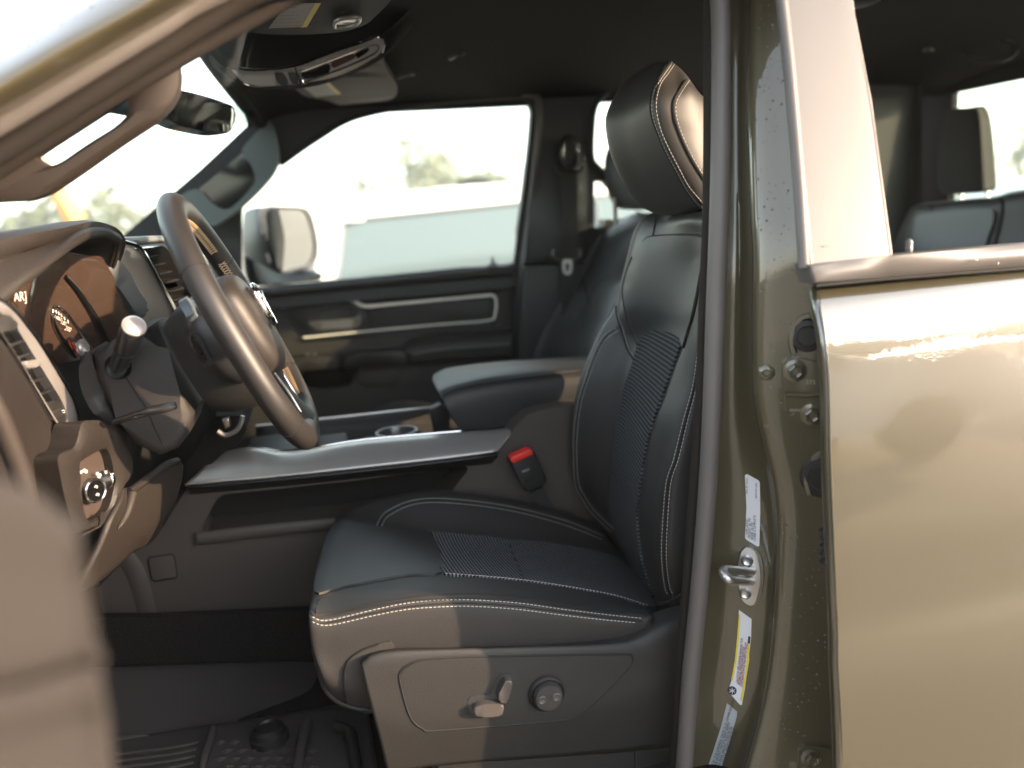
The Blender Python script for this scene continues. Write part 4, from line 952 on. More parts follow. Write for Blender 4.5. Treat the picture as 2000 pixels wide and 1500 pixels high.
# seat base side cover
bc = [(700, 1290), (704, 1274), (716, 1266), (732, 1259), (773, 1256), (850, 1256), (903, 1255), (990, 1249), (1077, 1241), (1163, 1229), (1228, 1216), (1262, 1203), (1293, 1190), (1335, 1182), (1335, 1280), (1328, 1370), (1322, 1452), (1240, 1468), (1100, 1478), (968, 1488), (880, 1520), (765, 1540), (756, 1500), (746, 1468), (728, 1390), (712, 1335)]
shm = Gd([
 [(708, 1285), (735, 1262), (773, 1257), (860, 1257), (990, 1250), (1077, 1242), (1163, 1230), (1232, 1214), (1290, 1192), (1338, 1180)],
 [(704, 1292), (728, 1274), (773, 1266), (860, 1265), (990, 1262), (1077, 1258), (1163, 1252), (1232, 1240), (1290, 1212), (1338, 1195)],
 [(706, 1300), (728, 1288), (775, 1280), (860, 1276), (990, 1272), (1077, 1270), (1163, 1268), (1240, 1262), (1300, 1236), (1345, 1220)],
 [(716, 1345), (750, 1345), (795, 1345), (880, 1345), (990, 1343), (1077, 1340), (1163, 1336), (1240, 1322), (1300, 1300), (1345, 1290)],
 [(730, 1400), (770, 1410), (815, 1415), (890, 1410), (990, 1400), (1077, 1392), (1163, 1378), (1240, 1360), (1300, 1345), (1345, 1340)],
 [(745, 1460), (785, 1460), (830, 1456), (900, 1450), (990, 1440), (1077, 1430), (1163, 1418), (1240, 1406), (1300, 1398), (1345, 1390)],
 [(757, 1510), (795, 1505), (840, 1498), (900, 1492), (990, 1484), (1077, 1478), (1163, 1472), (1240, 1466), (1300, 1458), (1345, 1452)]],
 [.238, .21, .195, .190, .188, .192, .198], 6, 6)
cov = build('base_cover', shm, PLAS, ds, solid=.008, face_cam=True); sb_ = shm.bvh()
build('cover_front', Gd([[(708, 1285), (704, 1292), (706, 1300), (716, 1345), (730, 1400), (745, 1460), (757, 1510)], [(712, 1285), (709, 1294), (712, 1304), (722, 1348), (736, 1402), (751, 1462), (763, 1510)]], [.214, .5], 3), PLAS, cov, solid=.004)
m = M()
il = [(780, 1322), (784, 1310), (795, 1300), (821, 1289), (903, 1283), (1060, 1280), (1216, 1278), (1233, 1281), (1236, 1290), (1228, 1303), (1190, 1345), (1150, 1382), (1130, 1396), (1100, 1406), (1000, 1415), (848, 1427), (826, 1423), (808, 1410), (797, 1390), (786, 1353)]
seam(sb_, il, .0016, 5, .0002, m, closed=True)
build('cover_groove', m, SEAM, cov)
build('switch_inset', patch(sb_, [(x+(1010-x)*.012, y+(1345-y)*.03) for x, y in il], .0012, .002, 18, 3), PLAS, cov)
GLB = mat('switch_black', (.03, .03, .03), .22, spec=.6)
def sw(outl, nm, h=.008, off=.004, sm=3, mt=None):
    m = plate([hit(sb_, x, y)[0]+Vector((0, -off-h, 0)) for x, y in outl], None, (0, h+off, 0), .004, sm)
    return build(nm, m, mt or PLAS, cov)
build('switch_recess', patch(sb_, [(913, 1372), (916, 1362), (926, 1357), (955, 1355), (962, 1345), (972, 1322), (980, 1315), (996, 1315), (1001, 1322), (999, 1336), (990, 1360), (984, 1384), (977, 1391), (930, 1394), (918, 1388)], .002, .003, 8, 3), GLB, cov)
sw([(922, 1375), (930, 1368), (950, 1364), (975, 1366), (980, 1371), (977, 1384), (970, 1388), (932, 1390), (924, 1385)], 'slide_switch', .010, .004, 3, mat('switch_face', (.06, .052, .048), .35, spec=.5))
sw([(968, 1352), (980, 1326), (984, 1320), (994, 1320), (996, 1326), (990, 1350), (984, 1364), (974, 1362)], 'recline_switch', .010, .004, 3, bpy.data.materials['switch_face'])
kc = hit(sb_, 1067, 1353)[0]
build('knob_well', lathe(kc+Vector((0, -.001, 0)), (0, -1, 0), [(.027, 0), (.026, .004), (.0235, .006), (.0225, .003), (.0003, .002)], 40), PLAS, cov)
kb = build('lumbar_knob', lathe(kc+Vector((0, -.003, 0)), (0, -1, 0), [(.0215, 0), (.0215, .008), (.019, .012), (.0155, .0125), (.0003, .0115)], 40), GLB, cov)
for sx in (-1, 1):
    build('knob_dimple', lathe(kc+Vector((sx*.0105, -.0145, 0)), (0, -1, 0), [(.0068, 0), (.0066, .0015), (.005, .0022), (.003, .0012), (.0003, .0008)], 20), bpy.data.materials['switch_face'], kb)
# seat rails below and behind
build('seat_rail', box((.25, .46, .80), (.38, .30, .09)), PLASD, ds)
T('door_sill_trim', plate([(850, 1482), (968, 1487), (1240, 1468), (1330, 1455), (1330, 1600), (850, 1600)], .20, (0, .03, 0), .006), PLAS)
T('sill_joint', tube(VV([(1241, 1468), (1241, 1560)], .198), .0012, 6), SEAM)

# buckle
bk = thing('seat_belt_buckle', 'black seat belt buckle with red release button beside the console', 'seat belt buckle', P(1050, 960, .70))
body = plate([(996, 903), (1000, 898), (1040, 880), (1045, 884), (1067, 932), (1067, 944), (1058, 951), (1034, 962), (1026, 960), (1020, 950)], .685, (0, .03, 0), .004, 0)
build('buckle_body', body, PLASD, bk)
build('release_button', plate([(998, 894), (1034, 878), (1040, 880), (1042, 888), (1003, 905), (998, 901)], .681, (0, .025, 0), .002, 0), RED, bk)
build('buckle_panel', plate([(1014, 917), (1037, 909), (1048, 934), (1026, 944)], .6835, (0, .004, 0), .001), PLASD, bk)
o = P(1020, 924, .6815); build('press_text', text_on('PRESS', o, (P(1032, 919, .6815)-o).normalized(), (P(1017, 914, .6815)-o).normalized(), .0062), GREYP, bk, smooth=False)
build('buckle_strap', plate([(1036, 962), (1060, 950), (1072, 975), (1088, 1004), (1062, 1000), (1048, 985)], .70, (0, .004, 0), .001, 0), WEB, bk)
# ================================================================== passenger seat
ps_ = thing('passenger_seat', 'black leather passenger seat set back on the far side beyond the console', 'car seat', (.9, 1.5, .8))
c = [
 ([(1205, 433), (1222, 424), (1235, 419), (1257, 416), (1290, 416), (1330, 418)]),
 ([(1176, 459), (1190, 450), (1205, 447), (1240, 445), (1290, 445), (1340, 445)]),
 ([(1154, 492), (1166, 490), (1184, 489), (1225, 492), (1290, 495), (1350, 495)]),
 ([(1132, 540), (1140, 541), (1165, 545), (1190, 548), (1215, 540), (1240, 540)]),
 ([(1108, 567), (1118, 568), (1145, 580), (1168, 590), (1192, 585), (1222, 580)]),
 ([(1080, 615), (1092, 615), (1130, 625), (1152, 632), (1172, 630), (1200, 625)]),
 ([(1055, 657), (1068, 658), (1102, 665), (1132, 672), (1152, 668), (1182, 668)]),
 ([(1040, 700), (1056, 702), (1088, 708), (1120, 714), (1140, 712), (1168, 712)]),
 ([(1030, 780), (1050, 782), (1080, 790), (1110, 795), (1132, 795), (1160, 795)])]
Yp = [1.74, 1.72, 1.62, 1.48, 1.34, 1.28]
rows = []
for r_ in c:
    pts = [P(x, y, Y) for (x, y), Y in zip(r_, Yp)]
    rows.append([pts[0]+Vector((.12, 0, 0))]+pts+[pts[-1]+Vector((.12, -.01, 0))])
pm = grid(rows, 5, 6); pb = build('backrest', pm, BLUELEATH, ps_, solid=.01, face_cam=True); pbb = pm.bvh()
m = M(); seam(pbb, [(1137, 540), (1146, 575), (1150, 596)], .0025, 5, 0, m); seam(pbb, [(1150, 596), (1162, 560), (1190, 540)], .002, 5, 0, m); seam(pbb, [(1092, 618), (1115, 575), (1140, 540), (1160, 500), (1184, 462), (1215, 438)], .0016, 5, 0, m)
build('seam_line', m, SEAM, pb)
m = M(); stitches(pbb, [(1128, 690), (1145, 650), (1170, 600), (1200, 555)], m=m); stitches(pbb, [(1122, 690), (1139, 650), (1164, 600), (1194, 555)], m=m); build('stitching', m, DSTITCH, pb)
rows = []
for (y, xl, xr, k) in [(283, 1200, 1320, .6), (290, 1188, 1330, .9), (315, 1181, 1335, 1), (350, 1182, 1335, 1), (382, 1190, 1330, 1), (400, 1202, 1322, .9), (408, 1220, 1310, .6)]:
    cY = 1.5; A_ = P(xl, y, cY+.13*k); B_ = P(xr, y, cY-.14*k)
    rows.append([A_, A_.lerp(B_, .3)+Vector((-.03, 0, 0)), A_.lerp(B_, .7)+Vector((-.03, 0, 0)), B_, B_+Vector((.08, 0, 0)), A_+Vector((.08, 0, 0))])
rows.insert(0, [avg(rows[0])+(p-avg(rows[0]))*.02 for p in rows[0]]); rows.append([avg(rows[-1])+(p-avg(rows[-1]))*.02 for p in rows[-1]])
build('headrest', grid(rows, 5, 5, closed_u=True), LEATH, ps_)
build('headrest_post', tube([P(1200, 385, 1.5), P(1203, 440, 1.5)], .007, 8), DSATIN, ps_)
rows = [VV([(700, 830), (725, 801), (750, 787), (800, 781), (855, 787), (905, 800), (1000, 810)], 1.60), VV([(700, 835), (730, 806), (760, 795), (800, 790), (850, 794), (905, 806), (1000, 815)], 1.52), VV([(700, 850), (735, 835), (770, 828), (800, 825), (850, 828), (905, 835), (1000, 840)], 1.3)]
build('cushion', grid(rows, 5), BLUELEATH, ps_, solid=.06, face_cam=True)
# ================================================================== rear seat
rs = thing('rear_bench', 'dark rear bench seat and headrest seen through the rear door window', 'car seat', (1.95, 1.0, .8))
def RX(pts, X): return [PX(x, y, X) for x, y in pts]
rows = [RX([(1735, 500), (1765, 430), (1785, 402), (1820, 396), (1880, 389), (1945, 383), (1985, 372), (2100, 362), (2300, 350)], 1.96),
        RX([(1738, 510), (1770, 440), (1790, 412), (1825, 405), (1880, 398), (1945, 394), (1985, 384), (2100, 375), (2300, 362)], 1.90),
        RX([(1740, 560), (1776, 500), (1796, 470), (1830, 462), (1880, 458), (1935, 456), (1990, 450), (2100, 445), (2300, 435)], 1.88),
        RX([(1740, 700), (1776, 640), (1796, 620), (1830, 612), (1880, 608), (1935, 606), (1990, 600), (2100, 600), (2300, 590)], 1.84),
        RX([(1740, 900), (1776, 860), (1796, 860), (1830, 850), (1880, 850), (1935, 850), (1990, 850), (2100, 850), (2300, 850)], 1.80)]
rsm = grid(rows, 5); rbk = build('backrest', rsm, BLUELEATH, rs, solid=.08, face_cam=True); rsb = rsm.bvh()
RSL = mat('rear_panel_leather', (.045, .05, .06), .45)
build('centre_panel', patch(rsb, [(1782, 500), (1790, 440), (1800, 421), (1830, 416), (1880, 411), (1930, 409), (1944, 414), (1942, 440), (1925, 490), (1915, 600), (1790, 610)], .008, .009, 14, 2), RSL, rbk)
m = M(); seam(rsb, [(1818, 400), (1820, 412)], .003, 3, 0, m); seam(rsb, [(1955, 388), (1958, 412), (1945, 470), (1930, 520)], .006, 4, 0, m); build('seam_line', m, SEAM, rbk)
rows = []
for (y, xl, xr, k) in [(212, 1862, 1915, .6), (216, 1848, 1926, .85), (235, 1840, 1934, .95), (280, 1834, 1940, 1), (330, 1832, 1944, 1), (362, 1833, 1946, .98), (374, 1838, 1944, .9), (379, 1850, 1930, .7)]:
    A_ = PX(xl, y, 1.90); f1 = PX(xl+(xr-xl)*.72, y-2, 1.895); B_ = PX(xr, y-5, 1.99)
    rows.append([A_, A_.lerp(f1, .4)+Vector((-.012, 0, 0)), f1, f1.lerp(B_, .5)+Vector((-.01, -.012, 0)), B_, B_+Vector((.03, .08, 0)), A_+Vector((.08, .03, 0))])
rows.insert(0, [avg(rows[0])+(p-avg(rows[0]))*.02 for p in rows[0]]); rows.append([avg(rows[-1])+(p-avg(rows[-1]))*.02 for p in rows[-1]])
build('headrest', grid(rows, 5, 5, closed_u=True), mat('rear_leather', (.016, .015, .0145), .8, spec=.2), rs)
for x in (1876, 1928): build('headrest_post', tube([PX(x, 365, 1.95), PX(x, 405, 1.95)], .007, 10), CHROME, rs)
# ================================================================== centre console
def cY(x, y): return .735
con = T('centre_console', sheet([(190, 1150), (300, 1035), (358, 955), (372, 938), (974, 882), (1007, 834), (1030, 810), (1060, 800), (1125, 792), (1400, 780), (1400, 1150), (1130, 1165), (610, 1202), (205, 1217)],
    [[(394, 1034), (398, 1022), (424, 974), (436, 966), (700, 938), (905, 909), (914, 914), (912, 922), (880, 962), (866, 978), (700, 1012), (405, 1043)]], cY, (0, .10, 0), hsm=0, step=50), PLASC, label='centre console side in grained dark plastic')
T('console_pocket', M().add(VV([(370, 1060), (930, 990), (940, 890), (400, 940)], .83), [(0, 1, 2, 3)]), mat('pocket_shade', (.008, .007, .0065), .9, bump=('noise', 400, .6)), con)  # near-black colour paints in the shade deep inside the pocket
T('pocket_lip', tube(cr(VV([(385, 1052), (405, 1050), (520, 1036), (700, 1018), (760, 1010)], .725), 4), [.012, .013, .012, .012], 10, sq=(Vector((0, 1, 0)), .5)), PLASC, con)
T('console_shoulder', Gd([[(366, 948), (560, 930), (760, 909), (974, 882)], [(368, 955), (560, 938), (760, 917), (972, 892)], [(372, 966), (560, 949), (760, 928), (960, 905)]], [.700, .695, .734], 5), PLASD, con, solid=.003, face_cam=True)
T('kick_cover', plate([(290, 1094), (293, 1090), (334, 1084), (339, 1087), (345, 1124), (342, 1128), (302, 1134), (297, 1131)], .731, (0, .01, 0), .0012, 0), PLASC, con)
T('kick_gap', tube(VV([(289, 1094), (292, 1089), (334, 1082.5), (340, 1086), (346, 1124), (343, 1129), (302, 1135.5), (296, 1132)], .733), .0016, 6, True), SEAM, con)
T('console_ridge', tube(cr(VV([(240, 1080), (262, 1110), (280, 1160), (290, 1208)], .74), 4), .022, 10, sq=(Vector((0, 1, 0)), .4)), PLASC, con)
sv = grid([VV([(428, 886), (452, 878), (480, 874.5), (505, 874.5), (530, 879), (554, 881.5), (596, 878), (715, 859), (900, 843), (1006, 834.5)], .78),
           VV([(420, 891), (450, 886), (480, 883), (505, 883), (530, 886), (554, 888), (596, 885), (715, 868), (900, 850), (1004, 839)], .752),
           VV([(392, 918), (440, 912), (480, 909), (510, 907), (535, 906), (560, 904), (600, 901), (715, 889), (880, 870), (990, 858)], .72),
           VV([(364, 944), (430, 938), (480, 934), (515, 931), (545, 928), (575, 925), (615, 921), (715, 910), (870, 893), (975, 879)], .70),
           VV([(362, 950), (430, 944), (480, 940), (515, 937), (545, 934), (575, 931), (615, 927), (715, 916), (870, 899), (973, 884)], .705)], 6)
T('silver_panel', sv, SATIN, con, solid=.004, face_cam=True)
T('chrome_edge', tube(cr(VV([(410, 889), (440, 880), (480, 874), (505, 873.5), (530, 878), (554, 880.5), (596, 877), (715, 858), (900, 842)], .785), 5), .0022, 8), CHROME, con)
# console top: far rail, tray, cup holders
T('far_rail', Gd([[(500, 832), (630, 818), (862, 793), (1000, 778)], [(500, 836), (630, 821), (862, 796), (1000, 781)], [(500, 850), (630, 840), (862, 822), (1000, 808)], [(500, 872), (630, 862), (870, 842), (1000, 828)]], [1.14, 1.12, 1.115, 1.10], 4), PLAS, con, solid=.01, face_cam=True)
T('rail_trim', tube(VV([(500, 832), (630, 818), (862, 793)], 1.13), .003, 8), mat('rail_pale', (.7, .68, .6), .3, metal=.6), con)
zt_ = P(700, 862, .80).z-.015
m = M().add([P(430, 895, .79)-Vector((0, 0, .03)), P(1010, 848, .79)-Vector((0, 0, .03)), P(1000, 808, 1.10)-Vector((0, 0, .03)), P(440, 860, 1.10)-Vector((0, 0, .03))], [(0, 1, 2, 3)])
T('console_tray', m, PLASD, con)
cc = P(775, 843, .95)
for (x, y, Y, r) in ((775, 845, .93, .046),):
    p = P(x, y, Y)
    T('cup_holder', lathe(p, (0, 0, 1), [(r, -.04), (r, .002), (r*1.02, .004), (r*.86, .004), (r*.82, .0), (r*.80, -.03), (.0003, -.03)], 40), DSATIN, con)
p = P(727, 862, .90); T('cup_divider', plate([p+Vector((a, b_, 0)) for a, b_ in [(-.03, -.03), (.03, -.045), (.045, .0), (.02, .035), (-.02, .04), (-.04, 0)]], None, (0, 0, -.02), .004, 3), SATIN, con)
T('tray_block', rbox(P(650, 870, .95)+Vector((0, 0, .0)), (.07, .10, .03), .008), PLAS, con)
T('tray_block', rbox(P(540, 872, .98)+Vector((0, 0, .0)), (.12, .16, .02), .008), PLASD, con)
T('armrest_riser', plate([(862, 790), (905, 835), (905, 850), (850, 850), (840, 800)], 1.02, (0, .03, 0), .004), PLASD, con)
# armrest
ar = [([(866, 752), (890, 738), (960, 724), (1040, 713), (1120, 703), (1250, 690)], 1.12),
      ([(851, 730), (880, 718), (960, 707.5), (1040, 702), (1120, 697), (1250, 690)], 1.07),
      ([(844, 741), (874, 728), (960, 718), (1040, 710), (1120, 704), (1250, 696)], .98),
      ([(851, 757), (886, 744), (960, 729), (1040, 721), (1120, 714), (1250, 706)], .85),
      ([(860, 772), (890, 759), (960, 745), (1040, 735), (1120, 727), (1250, 716)], .80),
      ([(870, 795), (900, 787), (960, 773), (1040, 760), (1120, 750), (1250, 738)], .785),
      ([(890, 828), (915, 832), (960, 824), (1020, 806), (1060, 795), (1250, 780)], .79),
      ([(905, 843), (925, 844), (960, 842), (1010, 836), (1060, 805), (1250, 790)], .81),
      ([(915, 845), (935, 846), (960, 846), (1010, 840), (1060, 815), (1250, 800)], .95)]
rows = [VV(r_, Y) for r_, Y in ar]
am = grid(rows, 6, 5); arm = T('armrest', am, BLUELEATH, con, solid=.006, face_cam=True, label='padded black leather armrest lid'); ab = am.bvh()
T('armrest_end', M().add([rows[i][0] for i in range(9)], [tuple(range(9))]), BLUELEATH, arm)
m = M(); stitches(ab, [(862, 771), (890, 758), (925, 750), (960, 744), (1040, 734), (1140, 723)], m=m); T('stitching', m, STITCH if False else mat('grey_thread', (.22, .21, .2), .7), arm)
m = M(); seam(ab, [(860, 775), (890, 762), (925, 754), (960, 748), (1040, 738), (1140, 727)], .0013, 6, 0, m); T('seam_line', m, SEAM, arm)
# ================================================================== dashboard
def Yd(px):
    t = [(-200, .06), (-60, .12), (0, .16), (50, .25), (110, .33), (170, .44), (230, .56), (266, .62), (300, .68), (350, .75), (400, .82), (500, 1.0)]
    for (a, ya), (b, yb) in zip(t, t[1:]):
        if px <= b: return ya+(yb-ya)*(px-a)/(b-a)
    return 1.0
def D(pts, o=0): return [P(x, y, Yd(x)+o) for x, y in pts]
dash = T('dashboard', Gd([
  [(-80, 572), (0, 656), (37, 713), (75, 779), (105, 829), (119, 853), (150, 860), (165, 862)],
  [(-90, 600), (-8, 680), (26, 735), (62, 800), (92, 850), (110, 872), (135, 884), (156, 880)],
  [(-110, 720), (-25, 790), (10, 850), (45, 900), (75, 930), (95, 945), (118, 930), (140, 905)],
  [(-150, 950), (-60, 960), (0, 1000), (35, 1050), (80, 1090), (105, 1080), (125, 1030), (150, 1000)]], None, 5, 5) if False else
  grid([D([(-80, 572), (0, 656), (37, 713), (75, 779), (105, 829), (119, 853), (150, 860), (165, 862)]),
        D([(-90, 600), (-8, 680), (26, 735), (62, 800), (92, 850), (110, 872), (135, 884), (156, 880)], -.012),
        D([(-110, 720), (-25, 790), (10, 850), (45, 900), (75, 930), (95, 945), (118, 930), (140, 905)], -.012),
        D([(-150, 950), (-60, 960), (0, 1000), (35, 1050), (80, 1090), (105, 1080), (125, 1030), (150, 1000)], .0)], 5), DASHM, solid=.01, face_cam=True, label='dashboard end lit warm brown by low sun')
# body of the dash behind everything
zt1 = P(265, 474, .72).z
rows = []
for Y in (.14, .3, .7, 1.0, 1.5, 1.84):
    x0 = -.44 if Y < .65 else -.32
    t = zt1-.012 if Y > .6 else 1.46
    rows.append([Vector((-.97, Y, t-.06)), Vector((-.7, Y, t-.02)), Vector((x0-.05, Y, t)), Vector((x0, Y, t-.012)), Vector((x0-.015, Y, t-.10)), Vector((x0-.02, Y, 1.25)), Vector((x0-.05, Y, 1.05)), Vector((x0-.3, Y, .95))])
T('dash_body', grid(rows, 4), PLASD, dash, solid=.01)
m = tube(cr([P(227, 471, .66), P(262, 469, .72), P(306, 467, .80), P(340, 468, .95), P(380, 472, 1.2)], 5), .006, 10)
T('dash_top_edge', m, mat('dash_top', (.16, .17, .17), .35), dash)
T('end_cap', tube(cr(VV([(-60, 720, .09), (-10, 800, .10), (20, 870, .11), (48, 950, .12), (68, 1060, .12)]), 5), .011, 10), BROWN, dash)
# cluster hood
R0_ = VV([(-60, 640, .17), (11, 583, .22), (36, 560, .24), (60, 542, .26), (85, 522, .285), (108, 504, .31), (135, 482, .345), (162, 466, .385), (189, 460, .43), (212, 463, .48), (225, 478, .53), (210, 536, .58)])
R3_ = VV([(-60, 470, .24), (0, 462, .28), (40, 456, .31), (80, 449, .35), (108, 444, .39), (135, 441, .43), (160, 441, .46), (187, 446, .49), (208, 454, .52), (222, 467, .55), (228, 484, .57), (214, 536, .6)])
Ra = [a.lerp(b, .12)+Vector((.004, 0, .004)) for a, b in zip(R0_, R3_)]
Rb = [a.lerp(b, .55)+Vector((.0, .0, .003)) for a, b in zip(R0_, R3_)]
Rc = [p+Vector((-.28+.22*(i/11)**2, .02, -.05+.04*i/11)) for i, p in enumerate(R3_)]
T('cluster_hood', grid([R0_, Ra, Rb, R3_, Rc], 6, 6), DASHM, dash, solid=.006, face_cam=True)
T('hood_piping', tube(cr(R0_, 6), .0032, 8), BROWN, dash)
hin = [p+Vector((-.14, .02, -.012)) for p in R0_]
T('hood_lining', grid([[p+Vector((-.002, 0, -.002)) for p in R0_], hin], 6, 3), mat('lining_black', (.008, .007, .007), .8), dash)
# cluster lens
def Ys(px): return .355+(px-20)*.00105
def C_(pts, o=0): return [P(x, y, Ys(x)+o) for x, y in pts]
lens = T('cluster_lens', plate(C_([(14, 592), (40, 562), (72, 525), (130, 490), (200, 500), (225, 545), (248, 585), (272, 622), (276, 650), (200, 695), (112, 712), (70, 655)]), None, (-.01, 0, 0), .002), SCREEN, dash)
T('lens_divider', tube(cr(C_([(128, 540), (150, 566), (172, 600), (190, 632), (206, 668), (212, 690)], -.004), 5), [.003, .005, .006, .006, .005], 10), GLOSSB, lens)
T('gauge_ring', tube(cr(C_([(108, 600), (103, 607), (104, 628), (114, 652), (130, 676), (146, 696)], -.004), 5), [.0012, .002, .003, .004, .004], 8), CHROME, lens)
T('gauge_ring', tube(cr(C_([(104, 597), (116, 600), (132, 614), (148, 636), (162, 656), (178, 682)], -.004), 5), [.001, .0015, .002, .0025, .004], 8), CHROME, lens)
m = M()
for i, (x, y) in enumerate([(103, 604), (109, 606), (114, 609), (119, 613), (125, 619), (132, 625)]):
    a = C_([(x, y), (x+1.5, y+6)], -.006); tube(a, .0009, 5, m=m)
T('gauge_ticks', m, ICON, lens)
def ctext(s, px, py, size, col=ICON, nm='gauge_numbers', par=None, off=-.007):
    o = P(px, py, Ys(px)+off); rt = (P(px+20, py+8, Ys(px+20)+off)-o).normalized(); nrm = (CAM-o).normalized(); up = nrm.cross(rt).normalized()
    if up.z < 0: up = -up
    return T(nm, text_on(s, o, rt, up, size), col, par or lens, smooth=False)
ctext('140', 104, 621, .0075); ctext('160', 110, 624, .0075); ctext('180', 117, 632, .0085); ctext('200', 125, 644, .0095)
REDN = mat('needle_red', (.6, .05, .02), .4)
T('gauge_needle', tube(C_([(133, 664), (146, 694)], -.006), .0011, 6), REDN, lens); T('gauge_needle', tube(C_([(140, 668), (152, 692)], -.006), .0009, 6), REDN, lens)
T('gauge_hub', lathe(C_([(160, 680)], -.004)[0], (1, -.3, .2), [(.014, 0), (.013, .004), (.010, .006), (.0002, .004)], 24), SATIN, lens)
o = P(28, 589, .335); rt = (P(52, 587, .36)-o).normalized(); T('cluster_text', text_on('AR]', o, rt, Vector((.1, 0, 1)).normalized(), .017), ICON, lens, smooth=False)
# darker pillar between cluster and centre stack
T('cluster_side', plate([P(x, y, .56+(x-209)*.0006) for x, y in [(221, 503), (209, 536), (234, 565), (259, 601), (268, 618), (284, 621), (291, 606), (288, 592), (270, 565), (252, 530), (236, 512)]], None, (-.07, .02, 0), .008, 3), mat('cluster_side_vinyl', (.03, .037, .042), .45, bump=('noise', 600, .25)), dash)
T('centre_panel', plate([P(x, y, .63+(x-227)*.0006) for x, y in [(227, 476), (256, 480), (274, 490), (284, 504), (338, 600), (338, 660), (285, 660), (262, 640), (240, 560), (226, 520)]], None, (-.03, .02, 0), .003), mat('satin_taupe', (.26, .235, .215), .35, metal=.6), dash)
T('chrome_edge', tube(cr([P(x, y, .625+(x-227)*.0006) for x, y in [(226, 471), (250, 475), (269, 482), (283, 497), (310, 546), (340, 602), (350, 622)]], 5), .0036, 8), CHROME, dash)
vm = T('air_vent', plate([P(x, y, .72+(x-290)*.0006) for x, y in [(288, 484), (318, 480), (345, 500), (370, 620), (350, 640)]], None, (-.03, .02, 0), 0), GLOSSB, dash)
m = M()
for k in range(7):
    y = 500+k*17; tube([P(292+k*9, y+2, .705), P(322+k*9, y-5, .76)], .0034, 6, m=m, sq=(Vector((0, 0, 1)), .4))
T('vent_slats', m, PLASD, vm)
T('vent_tab', plate([P(x, y, .70) for x, y in [(323, 556), (345, 552), (350, 560), (327, 566)]], None, (-.01, 0, 0), .002), DSATIN, vm)
T('touch_screen', plate([PX(x, y, -.245) for x, y in [(402, 470), (448, 560), (452, 640), (400, 560), (392, 480)]], None, (-.02, .02, 0), .003), mat('sky_lit_screen', (.5, .52, .55), .08, metal=.6), dash)  # pale metallic base imitates bright sky mirrored in the screen
# near air vent
vo = [(-60, 545), (0, 588), (28, 607), (54, 640), (75, 668), (112, 728), (138, 772), (147, 795), (152, 824), (149, 842), (140, 849), (129, 854), (119, 849), (105, 826), (75, 776), (37, 711), (0, 655), (-60, 570)]
vi = [(-50, 566), (0, 610), (22, 622), (40, 652), (60, 684), (86, 726), (105, 757), (119, 780), (128, 800), (132, 819), (128, 830), (122, 835), (118, 832), (106, 812), (76, 764), (40, 706), (2, 648), (-50, 572)]
v1 = T('air_vent', frame(D(vo), D(vi), None, (-.02, .005, 0), 140, .0015), mat('vent_silver', (.27, .25, .245), .38, metal=.4), dash)
T('vent_chrome', tube(cr(D([(-60, 570), (0, 655), (37, 711), (75, 776), (105, 826), (119, 850), (129, 855), (141, 850), (150, 841), (153, 824), (147, 794), (138, 771), (112, 727), (75, 667), (54, 639), (28, 606), (-10, 580)], -.003), 4), .0030, 8), CHROME, v1)
T('vent_cavity', plate(D([(x, y) for x, y in vi], .03), None, (-.01, .0, 0), 0), GLOSSB, v1)
for (a, b_) in [((14, 674), (46, 663)), ((32, 698), (60, 687)), ((47, 722), (76, 711)), ((62, 744), (92, 733)), ((76, 769), (107, 757)), ((92, 790), (118, 781))]:
    pa, pb_ = D([a], .004)[0], D([b_], .004)[0]
    T('vent_slat', plate([pa, pb_, pb_+Vector((-.022, .004, -.004)), pa+Vector((-.022, .004, -.004))], None, (0, 0, -.003), .0008), PLASD, v1)
T('vent_tab', plate(D([(52, 706), (66, 703), (80, 702), (84, 708), (80, 714), (60, 720), (54, 716)], -.004), None, (-.008, 0, 0), .002, 2), SATIN, v1)
T('vent_cap', plate(D([(-30, 612), (0, 613), (24, 616), (37, 630), (36, 640), (30, 644), (0, 650), (-30, 652)], -.010), None, (-.03, 0, 0), .003), DSATIN, v1)
T('vent_lower_cover', plate(D([(88, 796), (104, 782), (122, 786), (129, 804), (131, 820), (120, 832), (112, 826)], .006), None, (-.01, 0, 0), .002, 2), PLAS, v1)
m = M()
for k in range(7):
    tube(D([(101+k*2.6, 806-k*1.2), (107+k*2.6, 817-k*1.2)], .0), .0012, 5, m=m)
T('vent_wheel', m, DSATIN, v1)
T('vent_marks', tube(D([(121, 802), (126, 801)], .001), .0006, 5, m=tube(D([(122, 806), (127, 805)], .001), .0006, 5)), ICON, v1)
# light switch panel
def Yl(px): return .25+(px-113)*.0011
def LS(pts, o=0): return [P(x, y, Yl(x)+o) for x, y in pts]
lo = [(113, 894), (122, 884), (141, 876), (150, 862), (156, 838), (166, 822), (209, 822), (232, 829), (246, 841), (254, 875), (260, 907), (256, 930), (243, 945), (222, 1000), (197, 1028), (175, 1034), (150, 1036), (130, 985), (116, 920)]
li = [(157, 903), (170, 893), (190, 882), (205, 876), (213, 884), (219, 903), (223, 930), (223, 950), (215, 984), (205, 1000), (190, 1010), (175, 1018), (168, 1010), (162, 985), (158, 940)]
lp_ = T('light_panel', frame(LS(lo), LS(li), None, (-.035, .01, 0), 140, .004), DASHM, dash, label='rounded headlamp switch surround in brown lit vinyl')
T('panel_recess', plate(LS([(x+(190-x)*-.06, y) for x, y in li], .022), None, (-.01, 0, 0), 0), mat('recess_brown', (.05, .036, .03), .5), lp_)
kc2 = LS([(186, 958)], .0)[0]; ax = (LS([(200, 957)], -.03)[0]-LS([(183, 957)], .015)[0]).normalized()
ax = Vector((.80, -.58, .0)).normalized()
